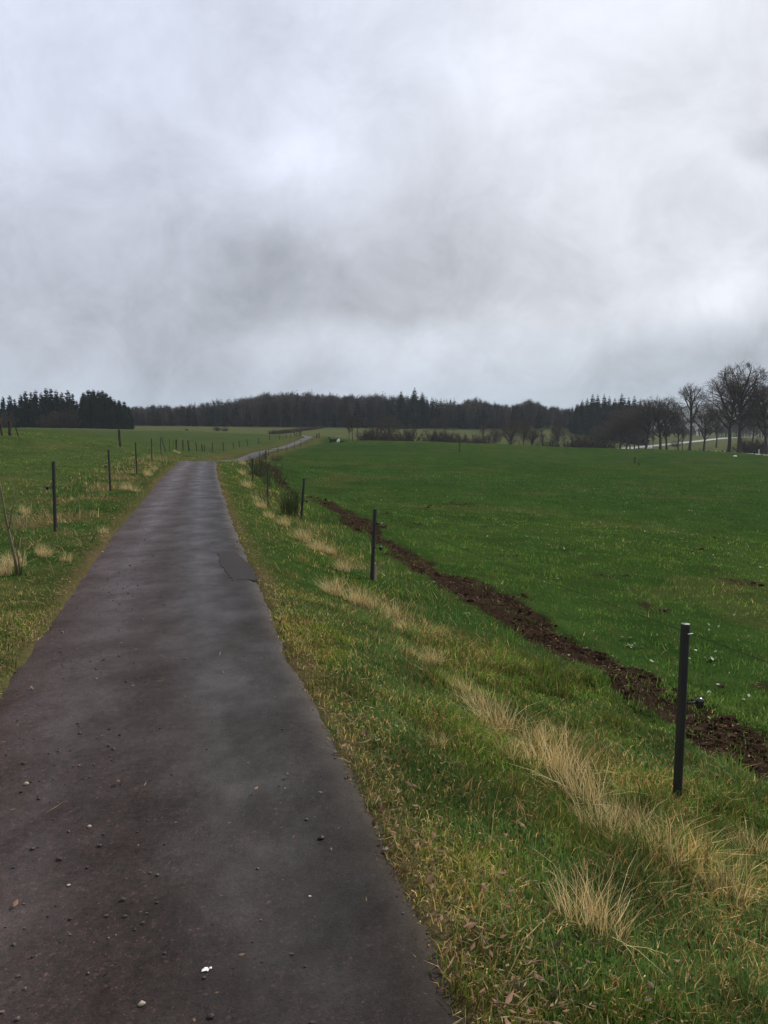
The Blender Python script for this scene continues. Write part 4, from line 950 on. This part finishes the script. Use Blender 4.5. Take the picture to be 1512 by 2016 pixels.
tag(obj('stone', mesh_np('stone', V * .28, T, M_WHITE, None, True), None, tuple(p + (0, 0, .05))), 'small white stone in the grass below the tallest avenue tree', 'stone')

# hedge line between far meadows
def hedge():
    m = MB(); q = np.random.default_rng(9)
    line = catmull(np.array([at(535, 852.5, 215), at(565, 850, 235), at(590, 846, 260), at(612, 842, 290), at(634, 839, 322)]), 24)
    zz = height(line[:, 0], line[:, 1])
    for i in range(len(line)):
        for k in range(26):
            b0 = np.array([line[i, 0] + q.normal(0, .5), line[i, 1] + q.normal(0, .5), zz[i]]); d = np.array([q.normal(0, .5), q.normal(0, .5), 1.0]); L = q.uniform(.5, 1.3); s = perp(d, q) * .07
            m.add([b0 - s, b0 + s, b0 + d * L], [(0, 1, 2)])
    tag(obj('hedge', m.mesh('hedge', M_BUSH)), 'low dark hedge running slantwise between two far meadows', 'hedge')
hedge()
for px, by, ty, lb in [(426, 846, 839, 'small dark bush far out in the left meadow'), (443, 845, 841, 'tiny dark bush right of another in the far left meadow'), (367, 849, 844, 'low dark tuft in the far left meadow, left of the small bushes')]:
    bush_obj('bare_bush', 2, px, by, ty, 235, .9, lb, None, 'small bushes in the far left meadow')

# ------------------------------------------------------------------ grass, straw, litter
def blades(n_base, xs, ys, zs, h, w, tone, lean, seed, far):
    """one blade per point: bent strip (near) or single triangle (far)"""
    q = np.random.default_rng(seed); n = len(xs); a = q.uniform(0, 2 * np.pi, n); fa = q.uniform(0, 2 * np.pi, n)
    sx, sy = np.cos(fa) * w, np.sin(fa) * w
    lx, ly = np.cos(a) * lean * h, np.sin(a) * lean * h
    B = np.column_stack([xs, ys, zs - .012])
    S = np.column_stack([sx, sy, np.zeros(n)])
    hh = h / np.sqrt(1 + lean ** 2)
    Mid = B + np.column_stack([lx * .35, ly * .35, hh * .62 + .012]); Tip = B + np.column_stack([lx, ly, hh * (1 - .25 * np.clip(lean - .6, 0, 1)) + .012])
    if far:
        V = np.stack([B - S, B + S, Tip], 1); T = np.array([[0, 1, 2]])
    else:
        V = np.stack([B - S, B + S, Mid + S * .75, Mid - S * .75, Tip], 1); T = np.array([[0, 1, 2], [0, 2, 3], [3, 2, 4]])
    k = V.shape[1]; TT = (T[None] + (np.arange(n) * k)[:, None, None]).reshape(-1, 3)
    C = np.repeat(tone, k, axis=0)
    return V.reshape(-1, 3), TT, C
def scatter(n, dmin, dmax, power, seed, amin=-34, amax=34):
    q = np.random.default_rng(seed); u = q.random(n)
    # pdf of distance ~ D^(1-power)
    e = 2 - power
    D = (dmin ** e + u * (dmax ** e - dmin ** e)) ** (1 / e); A_ = np.radians(q.uniform(amin, amax, n))
    return D * np.sin(A_), D * np.cos(A_)
def grass_layer(n, dmin, dmax, power, seed, far):
    x, y = scatter(n, dmin, dmax, power, seed); q = np.random.default_rng(seed + 1)
    t, fy, D, soil, dry, pn, pf = zones(x, y)
    keep_p = np.ones(n)
    keep_p *= sstep(.90, 1.10, np.abs(t) + (fbm(x * 2.6, y * 2.6, 93, 5) - .5) * .34) * .97
    keep_p *= 1 - (.93 - .65 * sstep(.52, .64, fbm(x * 1.7, y * 1.7, 98))) * soil
    keep_p *= 1 - .35 * dry
    keep_p *= sstep(105, 40, D) if far else sstep(9, 7.5, D)
    ok = (q.random(n) < keep_p) & (np.abs(t) > .88)
    x, y, t, D, dry, pn, pf, soil = [v[ok] for v in (x, y, t, D, dry, pn, pf, soil)]; n = len(x)
    z = height(x, y); rr = q.random(n)
    verge = (np.abs(t) < STRIP0)
    shortv = sstep(2.2, 1.3, np.abs(t))
    h = np.where(verge, .036 + .090 * (1 - shortv) * sstep(.30, .75, pf * .6 + pn * .4), .038 + .045 * sstep(.42, .7, fbm(x * .9, y * .9, 51)))
    h = h * q.uniform(.55, 1.35, n) * (1 + .7 * sstep(.6, .8, pf) * verge)
    w = q.uniform(.0014, .0030, n) * (1 + np.maximum(D - 3, 0) * .17)
    lush = np.array([.098, .168, .032]); dark = np.array([.046, .084, .017]); yel = np.array([.185, .175, .036]); blu = np.array([.054, .112, .038]); tan = np.array([.42, .32, .135]); brn = np.array([.12, .072, .036])
    k = q.random(n)[:, None]; tone = dark * (1 - k) + lush * 1.25 * k
    moss = (sstep(1.9, 1.1, np.abs(t)) * .75 * verge)[:, None] * q.random(n)[:, None]; tone = tone * (1 - moss) + yel * .85 * moss
    bl = (sstep(.5, .65, fbm(x * 1.1, y * 1.1, 61)) * verge * .7)[:, None]; tone = tone * (1 - bl) + blu * bl
    isd = rr < (dry * np.where(verge, .42, .30) + .025 + .10 * verge); tone[isd] = tan * q.uniform(.45, 1.15, (isd.sum(), 1))
    isb = (rr > .90) & verge; tone[isb] = brn
    cl = fbm(x * 3.3, y * 3.3, 95, 3); tone *= q.uniform(.7, 1.35, (n, 1)) * (.74 + .56 * sstep(.3, .7, cl))[:, None]
    tone[verge & (t > 0)] *= np.array([1.22, 1.14, 1.0]); lf = t < -3.2; tone[lf] *= np.array([1.22, 1.08, 1.1]); fl = (t > STRIP1) & (y > 10); tone[fl] *= (np.array([1.25, 1.15, 1.1]) + (np.array([.56, .74, .8]) - np.array([1.25, 1.15, 1.1])) * sstep(23, 31, y[fl] + x[fl] * .05 + 6 * (fbm(x[fl] * .12, y[fl] * .12, 97) - .5))[:, None])  # far part of right field: cloud shadow painted into the blade colour
    lean = np.abs(q.normal(.45, .30, n)) + isd * .35
    return blades(n, x, y, z, h, w, tone, lean, seed + 2, far)
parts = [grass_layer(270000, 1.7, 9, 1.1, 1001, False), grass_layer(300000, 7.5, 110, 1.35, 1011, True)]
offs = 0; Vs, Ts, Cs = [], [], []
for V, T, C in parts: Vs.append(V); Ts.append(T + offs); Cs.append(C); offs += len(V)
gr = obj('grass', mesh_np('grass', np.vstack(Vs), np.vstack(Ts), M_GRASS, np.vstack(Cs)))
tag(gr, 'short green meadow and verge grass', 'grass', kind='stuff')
# thin scattered straw on the verges
def straw_layer():
    x, y = scatter(90000, 1.8, 60, 1.15, 2001); q = np.random.default_rng(2002); t, fy, D, soil, dry, pn, pf = zones(x, y)
    p = .14 * np.exp(-((t - 2.75) / .5) ** 2) * sstep(.54, .68, pn) + .8 * np.exp(-((t + 2.4) / .7) ** 2) * sstep(.54, .68, pn) * .7 + .022 * (np.abs(t) > 1.1) * (np.abs(t) < 3.6)
    ok = (q.random(len(x)) < p) & (soil < .3); x, y, D = x[ok], y[ok], D[ok]; n = len(x); z = height(x, y)
    h = q.uniform(.10, .34, n); w = q.uniform(.0010, .0022, n) * (1 + np.maximum(D - 3, 0) * .14)
    k = q.random((n, 1)); tone = np.array([.46, .35, .155]) * (1 - k) + np.array([.19, .13, .06]) * k
    return blades(n, x, y, z, h, w, tone, np.abs(q.normal(.75, .45, n)), 2003, False)
V, T, C = straw_layer()
tag(obj('dry_grass', mesh_np('dry_grass', V, T, M_STRAW, C)), 'loose dry straw standing in the verges', 'dry grass', kind='stuff')

# tussocks of straw, each one a thing
def tussock_mesh(seed, n=380):
    q = np.random.default_rng(seed); rr = np.sqrt(q.random(n)) * .15; a = q.uniform(0, 6.28, n); x, y = rr * np.cos(a) * 1.25, rr * np.sin(a)
    h = q.uniform(.25, 1.0, n) ** .8 * .40; k = q.random((n, 1)); tone = np.array([.86, .69, .36]) * (1 - k) + np.array([.40, .28, .12]) * k
    g = q.random(n) < .20; tone[g] = np.array([.05, .105, .02]) * q.uniform(.7, 1.5, (g.sum(), 1))
    br = q.random(n) < .28; h[br] *= .5; tone[br] = np.array([.15, .085, .042]) * q.uniform(.5, 1.3, (br.sum(), 1))
    S = q.uniform(.0010, .0024, n); fa = q.uniform(0, 6.28, n); sx = np.column_stack([np.cos(fa) * S, np.sin(fa) * S, np.zeros(n)])
    az = a + q.normal(0, 1.1, n); lean = .04 + rr / .15 * .26 + np.abs(q.normal(0, .16, n)); wind = q.normal(-.05, .12)
    fallen = q.random(n) < .14; lean = np.where(fallen, lean + q.uniform(.6, 1.4, n), lean)
    B = np.column_stack([x, y, np.full(n, -.03)])
    dx = np.cos(az) * lean + wind; dy = np.sin(az) * lean
    kink = q.normal(0, .10, (n, 2)); pts = []
    for u in (0, .35, .7, 1.0):
        pts.append(B + np.column_stack([(dx * u ** 1.5 + kink[:, 0] * (u > .5) * u) * h, (dy * u ** 1.5 + kink[:, 1] * (u > .5) * u) * h, h * np.maximum(.05, u - .30 * lean * u ** 2.2)]))
    V = np.stack([pts[0] - sx, pts[0] + sx, pts[1] - sx, pts[1] + sx, pts[2] - sx * .7, pts[2] + sx * .7, pts[3]], 1)
    T0 = np.array([[0, 1, 3], [0, 3, 2], [2, 3, 5], [2, 5, 4], [4, 5, 6]]); T = (T0[None] + (np.arange(n) * 7)[:, None, None]).reshape(-1, 3)
    return mesh_np('tussock', V.reshape(-1, 3), T, M_STRAW, np.repeat(tone, 7, axis=0))
TM = [tussock_mesh(900 + i) for i in range(5)]
TM += [tussock_mesh(910 + i, 190) for i in range(3)]
TUS = [(1090, 1520, 1.15, 0, 'largest straw tussock, brown at its base, left of the nearest post'), (1140, 1575, 1.0, 1, 'straw tussock leaning right below the largest tussock'), (1185, 1650, .8, 2, 'pale upright straw tussock midway between the largest tussock and the lower right corner'),
       (1040, 1470, .8, 6, 'small straw tussock just above and left of the largest tussock'), (975, 1440, .95, 3, 'straw tussock bending left in the middle of the verge ridge'), (940, 1400, .75, 1, 'straw tussock at the top of the bent middle ridge clump'),
       (1290, 1710, .85, 4, 'straw tussock beside the dark grass under the nearest post'), (1165, 1830, .85, 0, 'greyish collapsed straw tussock near the bottom of the verge'), (1430, 1770, .7, 2, 'thin straw tussock near the lower right border'),
       (850, 1310, .7, 3, 'straw tussock above a green clump in the middle verge'), (800, 1290, .5, 5, 'small brown tussock at the lane side of the middle verge'), (768, 1215, .75, 4, 'small straw tussock right below the long pale straw patch'),
       (700, 1190, .95, 0, 'broad pale straw tussock left of the second post'), (655, 1170, .85, 1, 'pale straw tussock at the left end of the long straw patch'), (725, 1195, .7, 2, 'pale straw tussock at the right end of the long straw patch'),
       (625, 1085, .95, 3, 'tall straw tussock below the green broom bush'), (595, 1065, .85, 4, 'straw tussock at the foot of the green broom bush'), (650, 1090, .7, 0, 'straw tussock on the field side of the tall one below the broom'),
       (515, 1000, .7, 1, 'small straw tussock on the verge left of the broom bush'), (485, 960, .9, 2, 'straw tussock on the verge halfway to the crest'), (478, 935, .9, 3, 'straw tussock below the crest beside the dark round bush'), (478, 915, 1.0, 4, 'pale straw tussock on the skyline of the crest, right of the lane'), (505, 985, .6, 5, 'low straw tussock on the verge beside the sparse shrub'),
       (905, 1365, .6, 2, 'small straw tussock at the upper left end of the bent middle clump'), (1240, 1640, .75, 3, 'straw tussock between the collapsed pale one and the foot of the nearest post'), (1010, 1500, .6, 5, 'low brown tussock at the lane side of the largest tussock'),
       (560, 1035, .7, 1, 'straw tussock on the lane side of the green broom bush'), (675, 1125, .75, 4, 'straw tussock on the lane side of the second post'), (790, 1245, .6, 0, 'straw tussock in the gap below the long pale straw patch'), (1350, 1700, .65, 1, 'straw tussock right below the foot of the nearest post'), (1480, 1690, .7, 3, 'straw tussock at the right border below the nearest post'), (530, 1020, .6, 2, 'small straw tussock left of the sparse shrub foot'),
       (858, 1470, .4, 6, 'little straw tuft in short grass beside the lane'), (88, 1095, .65, 0, 'straw tussock right of the bare sapling'), (30, 1115, .8, 1, 'straw tussock at the foot of the bare sapling'), (50, 1012, .6, 3, 'flattened straw tussock in the field behind the sapling'),
       (5, 1130, .8, 2, 'straw tussock cut off by the left border beside the sapling'), (203, 1050, .55, 5, 'brown tussock at the lane edge right of the nearest left post'), (250, 965, .75, 4, 'straw tussock right of the second left post'), (268, 968, .6, 5, 'brownish tussock close to the lane near the second left post'), (292, 937, .8, 0, 'straw tussock at the foot of the third left post'),
       (130, 1105, .5, 6, 'flattened tussock between the sapling and the lane'), (345, 890, .95, 1, 'straw tussock among the wooden posts on the crest'), (352, 893, .9, 2, 'straw tussock just below the wooden posts on the crest'), (305, 925, .7, 7, 'small tussock between the third and fourth left posts')]
for px, py, s_, i, lb in TUS:
    p = hit(px, py); o = obj('straw_tussock', TM[i], None, tuple(p)); k = s_ * (1.25 if p[1] > 14 else 1.0); k *= .88; o.scale = (k * .9, k * .9, k * .98); o.rotation_euler = (0, 0, random.uniform(-.6, .6)); tag(o, lb, 'tussock', 'straw tussocks on the verges')

# dead leaves and straw bits on the verges and lane edges
def litter():
    q = np.random.default_rng(3001); x, y = scatter(60000, 1.6, 34, 1.3, 3002); t, fy, D, soil, dry, pn, pf = zones(x, y)
    p = .55 * sstep(.9, 1.0, np.abs(t)) * sstep(1.7, 1.05, np.abs(t)) + .10 * (np.abs(t) > 1) * (np.abs(t) < 3.4) + .6 * soil + .60 * (t < -1.0) * (t > -2.9) * sstep(.32, .55, pf) + .012 * (np.abs(t) < .95) + .02 * (t > STRIP1)
    p = p * .8 + (.22 + .45 * sstep(.42, .62, fbm(x * 1.1, y * 1.1, 94))) * sstep(.93, 1.0, np.abs(t)) * sstep(1.28, 1.02, np.abs(t))
    ok = q.random(len(x)) < p; x, y, t = x[ok], y[ok], t[ok]; n = len(x); z = height(x, y) + np.where(np.abs(t) < .95, .068, .03 + q.uniform(0, .03, n))
    a = q.uniform(0, 6.28, n); straw = q.random(n) < .55; L = np.where(straw, .008 + q.gamma(1.2, .014, n), .004 + q.gamma(2.0, .0036, n)); Wd = np.where(straw, .0022, L * .45) * (1 + .02 * y)
    L = np.minimum(L, .05); Wd = np.minimum(Wd, .008 + .0004 * y)
    u = np.column_stack([np.cos(a), np.sin(a), q.normal(0, .3, n)]) * L[:, None]; v = np.column_stack([-np.sin(a), np.cos(a), q.normal(0, .35, n)]) * Wd[:, None]; c = np.column_stack([x, y, z])
    up = np.column_stack([np.zeros(n), np.zeros(n), L * .25])
    V = np.stack([c - u, c - v + up * .3, c + u + up, c + v], 1); T = (np.array([[0, 1, 2], [0, 2, 3]])[None] + (np.arange(n) * 4)[:, None, None]).reshape(-1, 3)
    k = q.random((n, 1)); tone = np.where(straw[:, None], np.array([.30, .22, .12]) * (.3 + .9 * k), np.array([.17, .090, .052]) * (.4 + 1.1 * k))
    tag(obj('leaf_litter', mesh_np('leaf_litter', V.reshape(-1, 3), T, M_LEAF, np.repeat(tone, 4, axis=0))), 'dead leaves and bits of straw scattered over the verges', 'leaf litter', kind='stuff')
litter()
# small pale flecks scattered in patches over the field
def flecks():
    q = np.random.default_rng(4001); x, y = scatter(9000, 8, 60, 1.0, 4002); t, fy, D, soil, dry, pn, pf = zones(x, y)
    p = (t > STRIP1) * sstep(.52, .70, fbm(x * .22, y * .22, 71)) * .35 + (t > STRIP1) * .02
    ok = q.random(len(x)) < p; x, y, D = x[ok], y[ok], D[ok]; n = len(x); z = height(x, y) + .07
    a = q.uniform(0, 6.28, n); L = q.uniform(.012, .028, n) * (1 + D * .01); u = np.column_stack([np.cos(a), np.sin(a), q.normal(0, .3, n)]) * L[:, None]; v = np.column_stack([-np.sin(a), np.cos(a), q.normal(.3, .3, n)]) * L[:, None] * .6; c = np.column_stack([x, y, z])
    V = np.stack([c - u, c - v, c + u, c + v], 1); T = (np.array([[0, 1, 2], [0, 2, 3]])[None] + (np.arange(n) * 4)[:, None, None]).reshape(-1, 3)
    tone = np.array([.34, .38, .26]) * q.uniform(.6, 1.2, (n, 1))
    tag(obj('pale_flecks', mesh_np('pale_flecks', V.reshape(-1, 3), T, M_LEAF, np.repeat(tone, 4, axis=0))), 'small pale flecks in the green field', 'fleck', kind='stuff')
flecks()

# broad-leaved weeds along the soil strip
def weed(px, py, seed, label, n=9, size=.10):
    size *= .55
    p = hit(px, py); q = np.random.default_rng(seed); V, T, C = [], [], []
    for k in range(n):
        a = q.uniform(0, 6.28); L = size * q.uniform(.6, 1.2); w = L * .30; d = np.array([math.cos(a), math.sin(a), 0]); s_ = np.array([-d[1], d[0], 0]) * w; r0 = q.uniform(0, .08) * d; up = q.uniform(.25, .6)
        b0 = len(V); V += [r0, r0 + d * L * .4 - s_ + (0, 0, L * up * .6), r0 + d * L * .4 + (0, 0, L * up * .5), r0 + d * L * .4 + s_ + (0, 0, L * up * .6), r0 + d * L + (0, 0, L * up * .8)]
        T += [(b0, b0 + 1, b0 + 2), (b0, b0 + 2, b0 + 3), (b0 + 1, b0 + 4, b0 + 2), (b0 + 2, b0 + 4, b0 + 3)]; C += [np.array([.075, .14, .035]) * q.uniform(.7, 1.2)] * 5
    tag(obj('broadleaf_weed', mesh_np('broadleaf_weed', np.array(V), T, M_GRASS, np.array(C)), None, tuple(p + (0, 0, .01))), label, 'weed', 'pale broad-leaved weeds by the soil')
weed(1142, 1345, 1, 'pale weed at the verge edge of the dark soil strip', 10, .10)
weed(1250, 1275, 2, 'pale weed cluster in the field left of the nearest post top', 16, .10)
weed(1232, 1258, 3, 'small pale weed above the weed cluster beside the soil', 9, .09)
weed(928, 1212, 4, 'pale weed at the verge side of the soil, further along the strip', 10, .10)
weed(858, 1148, 5, 'pale weed beside the soil strip near the second post', 10, .10)
weed(1405, 1300, 6, 'pale weed in the field right of the nearest post top', 14, .09)

# clods of the soil strip
def clods():
    q = np.random.default_rng(5001); V0, T0 = stone_mesh(8, .6); x, y = scatter(150000, 4.5, 45, 1.45, 5002, -30, 34); t, fy, D, soil, dry, pn, pf = zones(x, y)
    ok = q.random(len(x)) < soil * sstep(.35, .6, fbm(x * 2.4, y * 2.4, 99)) * .9; x, y, D = x[ok], y[ok], D[ok]; n = min(len(x), 15000); x, y, D = x[:n], y[:n], D[:n]; z = height(x, y)
    import bmesh
    bm = bmesh.new(); bmesh.ops.create_icosphere(bm, subdivisions=1, radius=1.0); V0 = np.array([v.co[:] for v in bm.verts]); T0 = np.array([[v.index for v in f.verts] for f in bm.faces]); bm.free()
    V0 = V0[None] * (1 + q.normal(0, .22, (n, len(V0), 1))) ; s_ = np.minimum(q.gamma(.7, .0065, n), .034) * (1 + .02 * D) + .005
    V = V0 * s_[:, None, None] * np.array([1.2, 1.0, .75]) + np.column_stack([x, y, z + s_ * .25])[:, None, :]
    T = (T0[None] + (np.arange(n) * V0.shape[1])[:, None, None]).reshape(-1, 3); tone = np.array([.034, .0205, .0135]) * q.uniform(.4, 1.8, (n, 1))
    tag(obj('soil_clods', mesh_np('soil_clods', V.reshape(-1, 3), T, mat_tone('soil_crumbs', 1.0, .0, 0, .3, 40), np.repeat(tone, V0.shape[1], axis=0))), 'dark crumbly clods in the bare strip beside the fence', 'soil', kind='stuff')
clods()
# gravel on the lane
def gravel():
    q = np.random.default_rng(6001); x, y = scatter(46000, 1.9, 24, 1.2, 6002, -40, 24); t, fy, D, soil, dry, pn, pf = zones(x, y)
    p = (np.abs(t) < .97) * (.05 + .55 * np.exp(-((t + .42) / .32) ** 2) * sstep(.42, .62, fbm(x * 1.4, y * 1.1, 81)) + .25 * sstep(.78, .95, -t) + .06 * (t < .1) + .30 * sstep(.84, .95, np.abs(t))) * 1.0
    ok = q.random(len(x)) < p; x, y, D, t = x[ok], y[ok], D[ok], t[ok]; n = min(len(x), 12000); x, y, D, t = x[:n], y[:n], D[:n], t[:n]
    import bmesh
    bm = bmesh.new(); bmesh.ops.create_icosphere(bm, subdivisions=1, radius=1.0); V0 = np.array([v.co[:] for v in bm.verts]); T0 = np.array([[v.index for v in f.verts] for f in bm.faces]); bm.free()
    s_ = np.minimum(.0015 + q.gamma(1.0, .0019, n), .014); V0 = V0[None] * (1 + q.normal(0, .2, (n, len(V0), 1)))
    z = np.interp(0, [0], [0]) + lane_z(x, y, t)
    V = V0 * s_[:, None, None] * np.array([1.15, .95, .7]) + np.column_stack([x, y, z + s_ * .35])[:, None, :]
    T = (T0[None] + (np.arange(n) * V0.shape[1])[:, None, None]).reshape(-1, 3)
    k = q.random((n, 1)); tone = np.where(k < .80, np.array([.030, .024, .023]) * (.6 + k), np.where(k < .97, np.array([.11, .08, .07]), np.array([.34, .33, .31])))
    tag(obj('gravel', mesh_np('gravel', V.reshape(-1, 3), T, M_STONE, np.repeat(tone, V0.shape[1], axis=0))), 'loose grit and small stones on the lane', 'gravel', kind='stuff')
def lane_z(x, y, t):
    _, fy, fz = lane_coords(x, y); u = t / HW
    return fz + .012 - .012 * u ** 2 - .03 * np.abs(u) ** 24 + (fbm(x * .8, y * .8, 31) - .5) * .02
gravel()
# single larger stones and the white blotch
for px, py, s_, c, lb in [(52, 1547, .012, M_WHITE, 'pale pebble near the left edge of the lane'), (46, 1506, .011, M_BARK, 'dark pebble above the pale one near the left edge of the lane'), (176, 1632, .009, M_WHITE, 'light pebble left of the middle of the lane'), (242, 1780, .011, M_BARK, 'dark pebble in the lower middle of the lane'), (117, 1697, .012, M_BARK, 'dark pebble on the left half of the lane below the light pebble'), (280, 1985, .010, M_WHITE, 'light pebble at the bottom edge of the picture')]:
    g = ground0(px, py); t_, _, _ = lane_coords(np.array([g[0]]), np.array([g[1]])); V, T = stone_mesh(int(px)); z = float(lane_z(np.array([g[0]]), np.array([g[1]]), t_)[0])
    cc = M_PALEWOOD if c is M_WHITE else c
    tag(obj('pebble', mesh_np('pebble', V * s_, T, cc, None, True), None, (g[0], g[1], z + s_ * .35)), lb, 'pebble', 'pebbles on the lane')
def blotch(px, py, s_, seed, label):
    g = ground0(px, py); q = np.random.default_rng(seed); t_, _, _ = lane_coords(np.array([g[0]]), np.array([g[1]])); z = float(lane_z(np.array([g[0]]), np.array([g[1]]), t_)[0]); m = MB()
    for cx, cy, r_ in [(0, 0, 1), (1.5, .6, .45), (-.7, -.5, .5), (.8, -.7, .4)]:
        a = np.linspace(0, 6.283, 14, endpoint=False); rr = r_ * (1 + q.normal(0, .22, 14)); V = [(cx * s_, cy * s_, .004)] + [((cx + math.cos(u) * k) * s_, (cy + math.sin(u) * k) * s_, .0008) for u, k in zip(a, rr)]
        m.add(V, [(0, 1 + i, 1 + (i + 1) % 14) for i in range(14)])
    tag(obj('bird_dropping', m.mesh('bird_dropping', M_WHITE, True), None, (g[0], g[1], z + .003)), label, 'bird dropping')
blotch(405, 1917, .0095, 3, 'white blotch on the dark asphalt near the bottom of the lane')
#HAZE
# ------------------------------------------------------------------ the air
m = MB(); m.box((-3300, -3300, -40), (3300, 3300, 130))
hz, nt, b = material('haze'); nt.nodes.remove(b)
pv = N(nt, 'ShaderNodeVolumePrincipled'); pv.inputs['Density'].default_value = .00013; pv.inputs['Color'].default_value = (.74, .87, 1.0, 1); pv.inputs['Anisotropy'].default_value = .2
nt.links.new(pv.outputs[0], nt.nodes['Material Output'].inputs['Volume'])
tag(obj('haze', m.mesh('haze', hz)), kind='stuff', label='thin grey haze over the far fields and hills')
